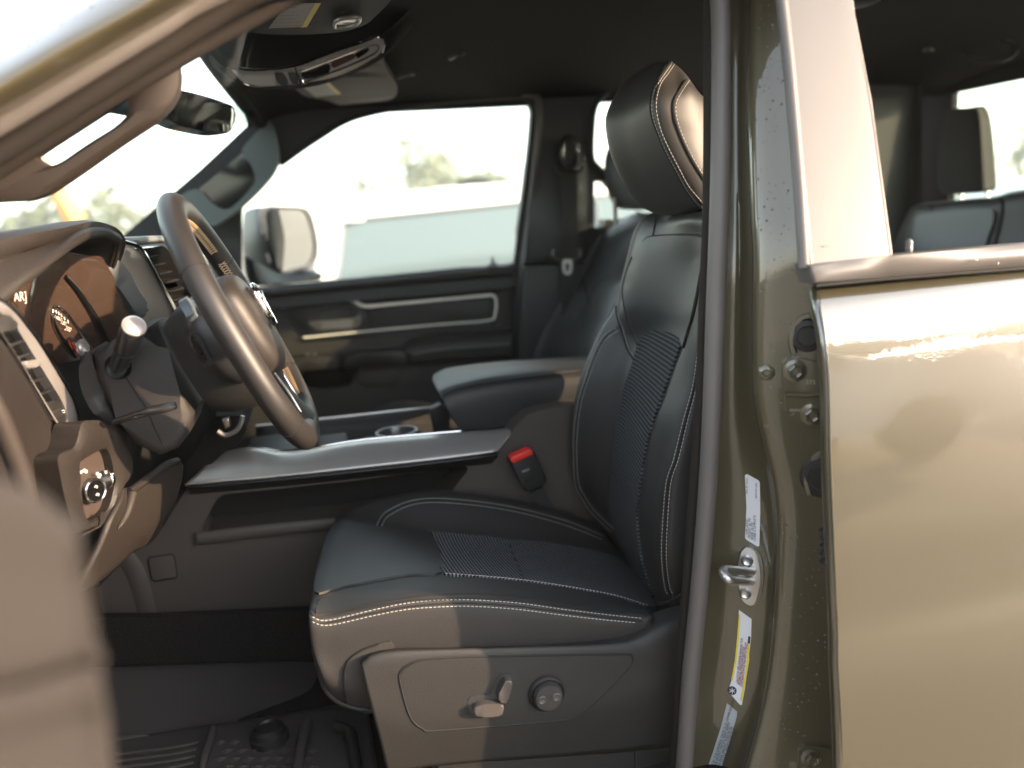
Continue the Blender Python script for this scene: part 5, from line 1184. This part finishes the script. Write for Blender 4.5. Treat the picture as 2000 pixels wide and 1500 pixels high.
T('lamp_knob', lathe(kc2-ax*.020, ax, [(.0165, 0), (.0168, .018), (.0160, .021), (.0148, .0225), (.0140, .0205), (.0002, .0205)], 40), DSATIN, lp_)
T('knob_face', lathe(kc2+ax*.0008, ax, [(.0138, 0), (.0130, .0008), (.0002, .0010)], 32), GLOSSB, lp_)
T('knob_rim', lathe(kc2-ax*.0005, ax, [(.0165, 0), (.0168, .002), (.0155, .0032), (.0140, .0020)], 40), CHROME, lp_)
kr = Vector((0, 0, 1)).cross(ax).normalized(); kr = kr if kr.dot(R) > 0 else -kr
for dz in (.005, -.006):
    T('lamp_symbol', tube([kc2+ax*.0022+kr*.001+Vector((0, 0, dz-.002)), kc2+ax*.0022+kr*.003+Vector((0, 0, dz)), kc2+ax*.0022+kr*.001+Vector((0, 0, dz+.002)), kc2+ax*.0022-kr*.002+Vector((0, 0, dz))], .0007, 5), ICON, lp_)
w1 = LS([(205, 935)], .005)[0]
T('dimmer_wheel', lathe(w1, Vector((.2, 1, 0)), [(.013, -.003), (.0145, 0), (.013, .003)], 32), CHROME, lp_)
m = M()
for (x, y) in [(158, 922), (164, 919), (168, 921), (190, 925), (195, 928), (193, 932)]: rbox(LS([(x, y)], .006)[0], (.003, .005, .004), .0008, m=m)
T('panel_icons', m, ICON, lp_)
# knee bolster
def Yk(px): return .33+(px-197)*.0013
def KN(pts, o=0): return [P(x, y, Yk(x)+o) for x, y in pts]
kn = T('knee_panel', grid([KN([(238, 955), (262, 948), (290, 928), (315, 911), (333, 900), (348, 897), (358, 908)]), KN([(236, 975), (262, 965), (285, 955), (308, 945), (328, 938), (345, 935), (356, 935)], -.01), KN([(215, 1020), (245, 1012), (270, 1005), (292, 998), (312, 990), (330, 982), (344, 975)], -.012), KN([(195, 1070), (225, 1062), (255, 1052), (278, 1045), (296, 1036), (312, 1022), (325, 1010)], .0), KN([(150, 1160), (190, 1140), (225, 1112), (258, 1080), (280, 1070), (300, 1055), (312, 1040)], .04)], 5), DASHM, dash, solid=.01, face_cam=True)
T('knee_edge', tube(cr(KN([(252, 961), (264, 953), (290, 934), (315, 916), (333, 905), (346, 901)], -.010), 4), .0062, 10), DASHM, dash)
T('knee_lip', tube(cr(KN([(258, 960), (254, 980), (246, 1005), (236, 1024), (230, 1033)], -.014), 4), [.008, .007, .006, .004, .001], 10), BROWN, dash)
T('knee_seam', tube(cr(KN([(160, 1046), (180, 1036), (197, 1027), (243, 1070), (205, 1142)][:3], -.012), 3), .0012, 6), BROWN, dash)
T('lower_stack', plate([(300, 1050), (345, 985), (356, 930), (362, 905), (400, 850), (420, 812), (470, 812), (482, 838), (470, 862), (438, 884), (372, 940), (318, 1030)], .73, (0, .3, 0), .004), mat('stack_black', (.010, .010, .010), .8, spec=.2), dash)
T('stack_bezel', tube(cr(VV([(425, 842), (440, 850), (460, 842), (470, 828), (474, 812)], .69), 4), .0042, 8), SATIN, dash)
T('stack_switch', plate([(433, 822), (446, 818), (449, 834), (440, 838)], .685, (0, .02, 0), .002), DSATIN, dash)
T('brake_switch', tube(cr(KN([(196, 1026)], 0)+KN([(200, 1000)], 0), 3), .002, 5), PLASD, dash)
# steering column
col = T('steering_column', plate([(177, 694), (224, 662), (262, 644), (288, 640), (306, 690), (352, 769), (378, 808), (368, 850), (345, 880), (310, 894), (262, 872), (226, 822), (187, 748)], .36, (0, .14, 0), .016, 0, 4), mat('column_plastic', (.022, .019, .018), .55, bump=('noise', 900, .5)), label='steering column shroud in grained black plastic')
T('column_seam', tube(VV([(243, 733), (262, 762), (286, 797), (300, 830), (318, 868)], .3585), .0010, 6), SEAM, col)
T('column_gaiter', plate([(156, 700), (168, 690), (180, 690), (190, 748), (228, 824), (210, 826), (192, 818), (174, 796), (160, 765), (154, 735)], .375, (0, .1, 0), .008, 2), PLAS, col)
b0 = P(230, 718, .362); b1 = P(262, 637, .285)
ax = (b1-b0).normalized(); Ls = (b1-b0).length
T('stalk_socket', lathe(P(231, 716, .36), Vector((.1, -1, .15)), [(.0165, -.004), (.0175, 0), (.0165, .003), (.0135, .001), (.0002, -.002)], 32), GLOSSB, col)
st = T('wiper_stalk', lathe(b0, ax, [(.0115, -.01), (.0122, Ls*.25), (.0128, Ls*.45), (.0137, Ls*.50), (.0142, Ls*.7), (.0150, Ls*.85), (.0148, Ls*.97), (.0142, Ls)], 36), GLB, col, label='black multifunction stalk with silver end cap')
T('stalk_cap', lathe(b1, ax, [(.0146, -.001), (.0148, .001), (.0138, .002), (.0122, .0016), (.0118, .003), (.006, .0045), (.0002, .0048)], 36), mat('cap_silver', (.5, .44, .42), .3, metal=.5), st)
T('stalk_groove', lathe(b0, ax, [(.0140, Ls*.46), (.0143, Ls*.465), (.0140, Ls*.47)], 30), SEAM, st)
T('tilt_lever', tube(cr(VV([(222, 825, .35), (245, 817, .33), (275, 808, .31), (300, 801, .30), (325, 796, .295), (344, 792, .295)]), 5), [.006, .0065, .0075, .0085, .0085, .0060], 12, sq=(Vector((0, 0, 1)), .7)), GLB, col)

# ================================================================== steering wheel
TT = Vector((-.15, 0, .362)).normalized(); NN = Vector((.362, 0, .15)).normalized(); WC = Vector((-.105, .428, 1.423))
def Wp(a, b, c=0): return WC+Vector((0, a, 0))+TT*b+NN*c
sw_ = thing('steering_wheel', 'black leather steering wheel with pale cross stitching and chrome badge', 'steering wheel', WC)
def rimpt(an, c=0, g=1.0):
    ca, sa = math.cos(an), math.sin(an); n = 2.7 if sa < 0 else 2.1
    return Wp(.188*g*math.copysign(abs(ca)**(2/n), ca), (.180 if sa > 0 else .183)*g*math.copysign(abs(sa)**(2/n), sa), c)
ring = resample([rimpt(2*math.pi*k/240) for k in range(240)], 150, True)
rim = build('rim', tube(ring, .0215, 20, True, sq=(NN, .82)), mat('wheel_leather', (.020, .0175, .0165), .48, spec=.5, bump=('noise', 900, .12)), sw_)
def rimring(an, r=.0217):
    c = rimpt(an); t = (rimpt(an+.02)-rimpt(an-.02)).normalized(); u = t.cross(NN).normalized()
    return [c+(u*math.cos(k*math.pi/9))*r+(NN*math.sin(k*math.pi/9))*r*.83 for k in range(18)]
m = M()
for an in (rad(152), rad(28), rad(222), rad(-32)): tube(rimring(an), .0007, 5, True, m=m)
build('rim_seam', m, SEAM, rim)
# lacing on the inside of the rim
m = M(); inn = []
for k in range(400):
    an = 2*math.pi*k/400; inn.append(an)
for (a0, a1) in ((40, 140), (-30, 32), (148, 212), (215, 245), (-62, -35)):
    n = int(abs(a1-a0)/1.7)
    for k in range(n):
        an = rad(a0+(a1-a0)*k/n); an2 = rad(a0+(a1-a0)*(k+.8)/n)
        def ip(a, s):
            c = rimpt(a); cc = (WC-c).normalized(); return c+cc*.0216+NN*s*.006
        tube([ip(an, -1), ip(an2, 1)], .0006, 4, m=m); tube([ip(an, 1), ip(an2, -1)], .0006, 4, m=m)
build('lacing', m, mat('lacing_thread', (.42, .30, .18), .6), rim)
# hub
hp = []
for (a, b, c) in ((1.0, 1.0, -.010), (1.0, 1.0, .004), (.95, .95, .016), (.80, .80, .025), (.45, .45, .030), (.02, .02, .031)):
    ringp = []
    for (x, y) in [(-.085, .035), (-.075, .062), (-.035, .076), (.035, .076), (.075, .062), (.085, .035), (.078, -.02), (.060, -.060), (.030, -.080), (-.030, -.080), (-.060, -.060), (-.078, -.02)]:
        ringp.append(Wp(x*a, y*b-.008, c))
    hp.append(ringp)
hub = build('airbag_cover', grid(hp, 5, 5, closed_u=True), mat('hub_vinyl', (.026, .021, .0185), .5, bump=('noise', 700, .25)), sw_)
# badge: shield ring with a stylised head
br = [Wp(x, y, .0365) for x, y in [(-.024, .036), (.024, .036), (.027, .012), (.021, -.012), (0, -.026), (-.021, -.012), (-.027, .012)]]
build('badge_ring', tube(cr(br, 4, True), .0036, 8, True), CHROME, hub)
m = M()
tube(cr([Wp(x*1.3, y*1.3, .040) for x, y in [(-.015, .014), (-.012, .024), (-.004, .022), (0, .010), (0, -.010)]], 4), [.0032, .0036, .003, .0034, .0015], 8, m=m)
tube(cr([Wp(x*1.3, y*1.3, .040) for x, y in [(.015, .014), (.012, .024), (.004, .022), (0, .010), (0, -.012)]], 4), [.0032, .0036, .003, .0034, .0015], 8, m=m)
build('badge_emblem', m, CHROME, hub)
build('hub_text', text_on('AIRBAG', Wp(-.012, -.040, .0300), Vector((0, 1, 0)), TT, .006), mat('emboss', (.02, .018, .016), .6), hub, smooth=False)
# rear cover behind the wheel
rc = []
for (w, t, bt, c) in ((.100, .060, -.095, .0), (.098, .062, -.115, -.025), (.088, .062, -.112, -.06), (.074, .050, -.098, -.090), (.066, .052, -.082, -.096), (.02, .01, -.03, -.097)):
    mid = (t+bt)/2; h_ = (t-bt)/2
    rc.append([Wp(w*math.copysign(abs(math.cos(k*math.pi/8))**.6, math.cos(k*math.pi/8)), mid+h_*math.copysign(abs(math.sin(k*math.pi/8))**.6, math.sin(k*math.pi/8)), c) for k in range(16)])
rcm = grid(rc, 4, 4, closed_u=True)
rcv = build('rear_cover', rcm, PLAS, sw_)
rcb = rcm.bvh()
# spokes
def spoke(pts, r, nm='spoke', mt=None): return build(nm, tube(cr([Wp(*p) for p in pts], 5), r, 14, sq=(NN, .45)), mt or PLAS, sw_)
spoke([(-.07, .0, -.008), (-.12, .0, -.012), (-.165, .004, -.006), (-.185, .006, -.002)], [.035, .032, .028, .022])
spoke([(.07, .0, -.008), (.12, .0, -.012), (.165, .004, -.006), (.185, .006, -.002)], [.035, .032, .028, .022])
spoke([(0, -.07, -.008), (0, -.11, -.012), (0, -.15, -.006), (0, -.178, -.002)], [.05, .042, .04, .05])
build('spoke_trim', tube(cr([Wp(*p) for p in [(-.045, -.082, .004), (-.03, -.12, .006), (-.03, -.165, .006)]], 4), .002, 8), SATIN, sw_)
build('spoke_trim', tube(cr([Wp(*p) for p in [(.045, -.082, .004), (.03, -.12, .006), (.03, -.165, .006)]], 4), .002, 8), CHROME, sw_)
# thumb control behind the near spoke
tcm = [Wp(x, y, -.035) for x, y in [(-.075, .05), (-.11, .052), (-.135, .035), (-.138, -.02), (-.12, -.055), (-.08, -.06)]]
pod = build('control_pod', grid([[p+NN*.03 for p in cr(tcm, 1, True)], [p for p in tcm], [p.lerp(Wp(-.105, 0, -.055), .25)-NN*.012 for p in tcm], [p.lerp(Wp(-.105, 0, -.05), .7)-NN*.016 for p in tcm], [Wp(-.105, 0, -.052)+(p-Wp(-.105, 0, -.05))*.02 for p in tcm]], 4, 4, closed_u=True), mat('pod_black', (.018, .018, .019), .38), sw_)
bp = pod.name; pbv = BV[bp].bvh()
def pod_on(outl, off, mt, nm):
    mm = patch(pbv, outl, off, .002, 6, 3)
    if mm.v: return build(nm, mm, mt, pod)
pod_on([(370, 655), (380, 649), (392, 655), (410, 690), (418, 706), (410, 712), (398, 708), (384, 690)], .0025, GLB, 'volume_rocker')
pod_on([(376, 660), (383, 657), (405, 696), (404, 703), (396, 700)], .0045, GLOSSB, 'rocker_face')
build('paddle', plate([Wp(x, y, -.03) for x, y in [(-.11, .062), (-.135, .066), (-.142, .045), (-.12, .035)]], None, tuple(NN*-.012), .003, 2), mat('paddle_blue_grey', (.09, .11, .13), .4), sw_)

# ================================================================== floor
T('tunnel_carpet', sheet([(120, 1208), (300, 1206), (620, 1192), (1200, 1150), (1200, 1320), (640, 1306), (120, 1312)], (), .70, (0, .02, 0), step=40), CARPET)
fm = thing('floor_mat', 'black rubber floor mat with ribs and raised edge in the driver footwell', 'floor mat', P(420, 1440, .5))
rows = [VV([(120, 1306), (230, 1302), (400, 1296), (540, 1292), (620, 1294), (700, 1300)], .685), VV([(120, 1325), (230, 1318), (400, 1309), (540, 1305), (622, 1307), (700, 1312)], .665),
        VV([(130, 1400), (235, 1385), (400, 1368), (540, 1352), (630, 1345), (700, 1345)], .60), VV([(140, 1460), (238, 1440), (400, 1420), (540, 1400), (640, 1384), (720, 1380)], .54),
        [PZ(x, y, .735) for x, y in [(140, 1480), (238, 1456), (405, 1432), (540, 1412), (640, 1396), (720, 1390)]],
        [PZ(x, y, .732) for x, y in [(100, 1640), (230, 1640), (420, 1640), (560, 1640), (680, 1640), (760, 1640)]]]
fmm = grid(rows, 6); build('mat_sheet', fmm, MATR, fm, solid=.008, face_cam=True)
m = M()
for k in range(7):
    y0 = 1474+k*13; tube(cr([PZ(225, y0, .737), PZ(330, y0-13, .737), PZ(388-k*3, y0-24, .737)], 3), .0028, 8, m=m)
build('ribs', m, MATR, fm)
build('mat_divider', tube(cr([PZ(416, 1424, .742), PZ(410, 1445, .742), PZ(398, 1480, .742), PZ(386, 1540, .742)], 4), .007, 10), MATR, fm)
g0 = PZ(526, 1438, .742)
gr = build('grommet', lathe(g0, (0, 0, 1), [(.032, -.01), (.031, .004), (.027, .006), (.026, .014), (.020, .018), (.018, .014), (.0002, .014)], 36), PLASD, fm)
m = M()
for (x, y) in [(430+i*28+(j % 2)*14, 1450+j*16) for i in range(7) for j in range(5)]:
    if (x-526)**2+(2*(y-1438))**2 < 55**2: continue
    c = PZ(x, y, .735); m.add([c+Vector((-.012, 0, 0)), c+Vector((0, -.009, 0)), c+Vector((.012, 0, 0)), c+Vector((0, .009, 0)), c+Vector((0, 0, .004))], [(0, 1, 4), (1, 2, 4), (2, 3, 4), (3, 0, 4)])
build('tread_pattern', m, MATR, fm, smooth=False)
build('mat_edge', tube(cr([PZ(600, 1410, .745), PZ(592, 1440, .745), PZ(580, 1500, .745), PZ(575, 1560, .745)], 4), .009, 10), MATR, fm)
build('mat_edge', tube(cr([PZ(655, 1420, .76), PZ(683, 1432, .76), PZ(690, 1470, .76), PZ(700, 1530, .76)], 4), .010, 10), PLASD, fm)
o = PZ(585, 1500, .748); build('mat_text', text_on('OWNER', o, Vector((.2, -.98, 0)).normalized()*-1, Vector((-1, -.2, 0)).normalized(), .02), PLASD, fm, smooth=False) if False else None

# ================================================================== open driver door, very near the lens
def Yf(px): return -.50-.00016*(200-px)
def FD(pts, o=0): return [P(x-6, y+4, Yf(x)+o) for x, y in pts]
rows = [FD([(-500, 872), (-200, 905), (0, 930), (60, 948), (105, 975), (142, 1012), (160, 1040)], .02),
        FD([(-500, 890), (-200, 923), (0, 946), (58, 963), (102, 990), (140, 1028), (165, 1062)]),
        FD([(-500, 1080), (-200, 1100), (0, 1120), (58, 1125), (105, 1130), (146, 1135), (180, 1140)]),
        FD([(-500, 1300), (-200, 1305), (0, 1310), (58, 1298), (108, 1286), (155, 1272), (196, 1262)]),
        FD([(-500, 1322), (-200, 1327), (0, 1330), (58, 1318), (108, 1305), (156, 1291), (199, 1280)], .008),
        FD([(-500, 1345), (-200, 1350), (0, 1352), (58, 1340), (108, 1326), (158, 1311), (202, 1300)], -.003),
        FD([(-500, 1420), (-200, 1420), (0, 1420), (58, 1408), (108, 1394), (160, 1380), (211, 1370)], -.002),
        FD([(-500, 1480), (-200, 1480), (0, 1480), (58, 1470), (108, 1460), (166, 1450), (222, 1440)], .002),
        FD([(-500, 1900), (-200, 1900), (0, 1900), (58, 1900), (108, 1900), (180, 1900), (262, 1900)], .002)]
for r_ in rows: r_.append(r_[-1]+Vector((-.012, .03, 0)))
fd = T('driver_door', grid(rows, 5), mat('door_vinyl', (.027, .0225, .020), .85, spec=.3, bump=('noise', 500, .2)), solid=.002, face_cam=True, label='edge of the open driver door, out of focus at the left')

lfm = M(); d0 = Vector((-.92, -.03, 0)); d1 = Vector((-.125, -.535, 0)); dn = Vector((-.54, -.84, 0))
for k, zz in ((0, .62), (1, .62)): pass
lf = []
for z, o_ in ((.62, .0), (.8, .035), (1.1, .045), (1.3, .035), (1.44, .0)):
    lf.append([d0.lerp(d1, t)+dn*o_+Vector((0, 0, z)) for t in (0, .3, .7, 1)])
T('door_skin', grid(lf, 4), PAINT, fd, solid=.003)
# ================================================================== outdoors
def ground_mat():
    m = mat('lot_surface', (.19, .165, .135), .9, var=.25, vs=1.2, bump=('noise', 60, .5), bd=.02); return m
gm = M()
gm.add([Vector((-130, -130, 0)), Vector((130, -130, 0)), Vector((130, 130, 0)), Vector((-130, 130, 0))], [(0, 1, 2, 3)])
build('ground', gm, ground_mat(), kind='structure', smooth=False)
CGLD = mat('dark_car_glass', (.04, .05, .06), .06, spec=.8); GPAINT = mat('grey_silver_paint', (.42, .42, .43), .3, metal=.0, coat=1)
CGLL = mat('sky_toned_car_glass', (.13, .17, .19), .08, spec=.8)  # van glass kept pale, with the sky's reflection in its base colour
def vehicle(name, label, cat, x, y, face, prof, wins, W_, paint, wheels, r=.36, group=None, lights=True, CGL=None):
    CGL = CGL or CGLD
    """prof: side outline (along, up); wins: side window outlines; face +1/-1 = which way along X the nose points"""
    root = thing(name, label, cat, (x, y, 0), group)
    def w(a, b_, z): return Vector((x+face*a, y+b_, z))
    k = W_/2
    sec = [cr([w(a, s, z) for a, z in prof], 2, True) for s in (-k, k)]
    # body narrows towards the roof
    def nar(p): 
        t = max(0, (p.z-1.05)/.8); return Vector((p.x, y+(p.y-y)*(1-.16*t), p.z))
    a = [nar(p) for p in sec[0]]; b_ = [nar(p) for p in sec[1]]
    bm = bmesh.new(); n = len(a); va = [bm.verts.new(p) for p in a]; vb = [bm.verts.new(p) for p in b_]
    fa = bm.faces.new(va); fb = bm.faces.new(list(reversed(vb)))
    for i in range(n): bm.faces.new((va[i], vb[i], vb[(i+1) % n], va[(i+1) % n]))
    bmesh.ops.bevel(bm, geom=list(fa.edges)+list(fb.edges), offset=.05, segments=3, profile=.5, affect='EDGES', clamp_overlap=True)
    bmesh.ops.triangulate(bm, faces=[f for f in bm.faces if len(f.verts) > 4]); bm.verts.index_update()
    m = M().add([v.co.copy() for v in bm.verts], [tuple(v.index for v in f.verts) for f in bm.faces]); bm.free()
    build('body', m, paint, root)
    for wo in wins:
        for s in (-1, 1):
            pts = [nar(w(a_, s*(k+.004), z)) for a_, z in wo]
            wn_ = build('window', plate(pts, None, (0, -s*.02, 0), 0), CGL, root)
            build('window_frame', tube([p+Vector((0, s*.006, 0)) for p in pts], .012, 6, True, sq=(Vector((0, 1, 0)), .4)), mat('window_trim_grey', (.12, .13, .14), .4) if 'window_trim_grey' not in bpy.data.materials else bpy.data.materials['window_trim_grey'], wn_)
    for wx in wheels:
        for s in (-1, 1):
            c = w(wx, s*(k-.10), r); tw = build('wheel', lathe(c, (0, s, 0), [(r*.7, -.08), (r*.96, -.07), (r, -.04), (r, .08), (r*.95, .11), (r*.62, .115)], 32), mat('tyre', (.02, .02, .02), .8) if 'tyre' not in bpy.data.materials else bpy.data.materials['tyre'], root)
            build('rim', lathe(c, (0, s, 0), [(r*.62, .10), (r*.6, .085), (r*.2, .09), (r*.18, .10), (.001, .10)], 10), SATIN, tw, smooth=False)
    L0_ = max(p[0] for p in prof); L1_ = min(p[0] for p in prof)
    if lights:
        for s in (-1, 1):
            build('headlight', rbox(w(L0_-.06, s*(k-.22), .95), (.16, .34, .16), .03), mat('lamp_clear', (.7, .72, .75), .1, metal=.5) if 'lamp_clear' not in bpy.data.materials else bpy.data.materials['lamp_clear'], root)
            build('tail_light', rbox(w(L1_+.05, s*(k-.12), 1.0), (.14, .18, .28), .03), mat('lamp_red', (.5, .03, .02), .2) if 'lamp_red' not in bpy.data.materials else bpy.data.materials['lamp_red'], root)
            build('door_mirror', rbox(w(wheels[0]-.75, s*(k+.10), 1.22), (.12, .18, .16), .03), paint, root)
    return root
WPAINT = mat('white_paint', (.78, .78, .79), .3, coat=1); SPAINT = mat('silver_paint', (.5, .52, .54), .3, metal=.4, coat=1); DPAINT = mat('dark_paint', (.04, .05, .055), .3, coat=1)
van_p = [(2.4, .35), (2.45, .7), (2.35, .95), (1.9, 1.08), (1.4, 1.12), (.8, 1.60), (.5, 1.68), (-1.0, 1.72), (-2.25, 1.69), (-2.45, 1.5), (-2.5, .9), (-2.45, .4), (-1.9, .32), (0, .30), (1.9, .32)]
van = vehicle('parked_van', 'white van parked beside the truck, seen blurred through the passenger window', 'van', 2.5, 4.95, 1, van_p,
   [[(1.2, 1.14), (.7, 1.55), (.25, 1.58), (.25, 1.14)], [(.18, 1.14), (.18, 1.58), (-.75, 1.60), (-.75, 1.14)], [(-.85, 1.10), (-.85, 1.60), (-2.28, 1.56), (-2.38, 1.10)]], 1.95, WPAINT, [1.5, -1.5], CGL=CGLL)
for s in (-1, 1): build('roof_bar', tube([Vector((.93, 4.95+s*.66, 1.735)), Vector((1.02, 4.95+s*.66, 1.75)), Vector((1.14, 4.95+s*.66, 1.735))], .014, 8), PLASD, van)
build('door_seam', tube([Vector((1.68, 3.972, .5)), Vector((1.68, 3.972, 1.1)), Vector((1.68, 4.03, 1.6))], .006, 6), PLASD, van)
build('window_sticker', plate([(664, 420), (712, 416), (713, 432), (665, 436)], 4.02, (0, .01, 0), .002), WHITEL, van)
pk_p = [(2.9, .5), (2.95, .85), (2.85, 1.08), (2.3, 1.18), (1.55, 1.20), (1.0, 1.72), (.7, 1.86), (-.2, 1.90), (-.75, 1.86), (-.95, 1.35), (-1.0, 1.30), (-2.85, 1.28), (-2.95, 1.25), (-2.95, .6), (-2.3, .48), (0, .45), (2.2, .46)]
pw = [[(1.35, 1.24), (.88, 1.72), (.32, 1.80), (.32, 1.24)], [(.24, 1.24), (.24, 1.80), (-.35, 1.80), (-.70, 1.72), (-.78, 1.26)]]
vehicle('parked_pickup', 'pale silver pickup truck mirrored in the rear door paint', 'pickup truck', 3.1, -6.3, 1, pk_p, pw, 2.0, GPAINT, [1.9, -1.9], .40)
car_p = [(2.2, .35), (2.25, .65), (2.1, .85), (1.2, .98), (.5, 1.40), (-.9, 1.46), (-1.6, 1.10), (-2.15, 1.02), (-2.25, .6), (-2.2, .35), (0, .28)]
cw = [[(.95, 1.0), (.42, 1.34), (-.2, 1.38), (-.2, 1.0)], [(-.28, 1.0), (-.28, 1.38), (-.85, 1.38), (-1.35, 1.05)]]
vehicle('parked_car', 'silver car standing further along behind the silver pickup', 'car', 12.5, -8.2, 1, car_p, cw, 1.8, SPAINT, [1.35, -1.35], .33)
vehicle('parked_pickup', 'dark pickup parked ahead, blurred beyond the windscreen over the dashboard', 'pickup truck', -7.5, 8.4, 1, pk_p, pw, 2.0, DPAINT, [1.9, -1.9], .40)
# elevating boom ahead of the truck
bo = thing('boom_lift', 'orange boom lift arm rising beyond the windscreen at the left', 'boom lift', P(160, 470, 14))
OR = mat('boom_orange', (.55, .32, .12), .45)
build('boom', tube([P(58, 255, 14), P(82, 320, 14), P(118, 384, 14), P(150, 434, 14)], [.05, .08, .14, .18], 8), OR, bo)
p = P(150, 440, 14); build('chassis', rbox((p.x, 14, .75), (2.6, 1.7, .7), .08), OR, bo)
for dx in (-.9, .9):
    for dy in (-.8, .8): build('wheel', lathe((p.x+dx, 14+dy, .42), (0, 1, 0), [(.3, -.12), (.42, -.1), (.42, .1), (.3, .12)], 24), bpy.data.materials['tyre'], bo)
build('turret', rbox((p.x, 14, 1.35), (1.0, .9, .7), .08), OR, bo)
# trees
LEAF = [mat('leaf_%s' % n, c, .6, var=.3, vs=2) for n, c in (('a', (.11, .125, .07)), ('b', (.12, .135, .08)), ('c', (.085, .105, .06)))]  # leaf colours washed out to imitate haze over distance
BARK = mat('bark', (.09, .07, .05), .9)
def tree(x, y, h, w, lab, seed, cnt=900, group=None, nm='leafy_tree', lf=None):
    rnd = random.Random(seed); root = thing(nm, lab, 'tree', (x, y, 0), group); m = M()
    base = Vector((x, y, 0)); top = base+Vector((rnd.uniform(-.3, .3), rnd.uniform(-.3, .3), h*.62))
    tube([base, base.lerp(top, .5)+Vector((.1, 0, 0)), top], [h*.035, h*.022, h*.008], 8, m=m)
    tips = []
    for k in range(9):
        s = base.lerp(top, .35+.6*k/9); a = rnd.uniform(0, 6.28); e = s+Vector((math.cos(a)*w*.36, math.sin(a)*w*.36, h*rnd.uniform(.08, .3)))
        tube([s, s.lerp(e, .5)+Vector((0, 0, .1)), e], [h*.012, h*.007, h*.003], 6, m=m); tips.append(e); tips.append(s.lerp(e, .6))
    build('trunk', m, BARK, root); m = M()
    tips += [top+Vector((0, 0, h*.2)), top+Vector((w*.1, 0, h*.3))]
    clumps = [(t+Vector((rnd.gauss(0, w*.08), rnd.gauss(0, w*.08), rnd.gauss(0, h*.05))), rnd.uniform(.10, .2)*w) for t in tips for _ in range(2)]
    for k in range(cnt):
        c, r_ = rnd.choice(clumps); d = Vector((rnd.gauss(0, 1), rnd.gauss(0, 1), rnd.gauss(0, .8))).normalized()*r_*rnd.random()**.5
        p = c+d; s = w*rnd.uniform(.018, .04); u = Vector((rnd.uniform(-1, 1), rnd.uniform(-1, 1), rnd.uniform(-1, 1))).normalized(); v = u.orthogonal().normalized()
        m.add([p-u*s-v*s*.6, p+u*s-v*s*.4, p+u*s*.7+v*s*.8, p-u*s*.8+v*s*.6], [(0, 1, 2, 3)])
    build('crown', m, lf or LEAF[seed % 3], root, smooth=False)
g1 = 'trees beyond the passenger side'; 
for i, (px, Y, h, w, lab) in enumerate([(40, 60, 4.6, 6, 'low pale green tree at the far left through the windscreen'), (115, 66, 5.4, 6, 'green tree right of the orange boom seen through the windscreen'), (200, 62, 5.2, 5, 'small tree through the windscreen, left of the steering wheel top'), (258, 58, 5.6, 5, 'tree through the windscreen nearest the far pillar'), (805, 62, 8.6, 7, 'pale tree in the middle of the passenger window over the van roof'), (905, 66, 7.6, 8, 'wide pale tree right of middle in the passenger window above the van')]):
    p = P(px, 430, Y); tree(p.x, Y, h, w, lab, i, 700, g1)
p = PX(1990, 360, 52); tree(p.x, p.y, 5.6, 4.2, 'green tree behind the truck seen through the rear window', 11, 700)
p = PX(2070, 360, 52); tree(p.x, p.y, 5.6, 4.2, 'tree behind the truck partly cut off by the right edge', 12, 600)
for i in range(9):
    tree(2+i*4.2, -26-(i % 3)*2.5, 6.0+(i*37 % 10)*.22, 6.5, 'tree %s of the row mirrored in the door paint' % ['first', 'second', 'third', 'fourth', 'fifth', 'sixth', 'seventh', 'eighth', 'ninth'][i], 20+i, 1500, 'trees mirrored in the rear door')
# pale vehicle behind, through the rear window
vehicle('parked_car', 'pale car parked behind the truck, seen low in the rear window', 'car', 9.0, 7.6, -1, car_p, cw, 1.8, WPAINT, [1.35, -1.35], .33)

hz = box((0, 0, 3.8), (264, 264, 9.6))
hm_ = bpy.data.materials.new('haze_air'); hm_.use_nodes = True; nt = hm_.node_tree; nt.nodes.remove(nt.nodes['Principled BSDF'])
pv = nt.nodes.new('ShaderNodeVolumePrincipled'); pv.inputs['Density'].default_value = .0027; pv.inputs['Color'].default_value = (.92, .94, .95, 1); pv.inputs['Anisotropy'].default_value = .3
nt.links.new(pv.outputs[0], nt.nodes['Material Output'].inputs['Volume'])
build('haze', hz, hm_, kind='stuff', smooth=False)
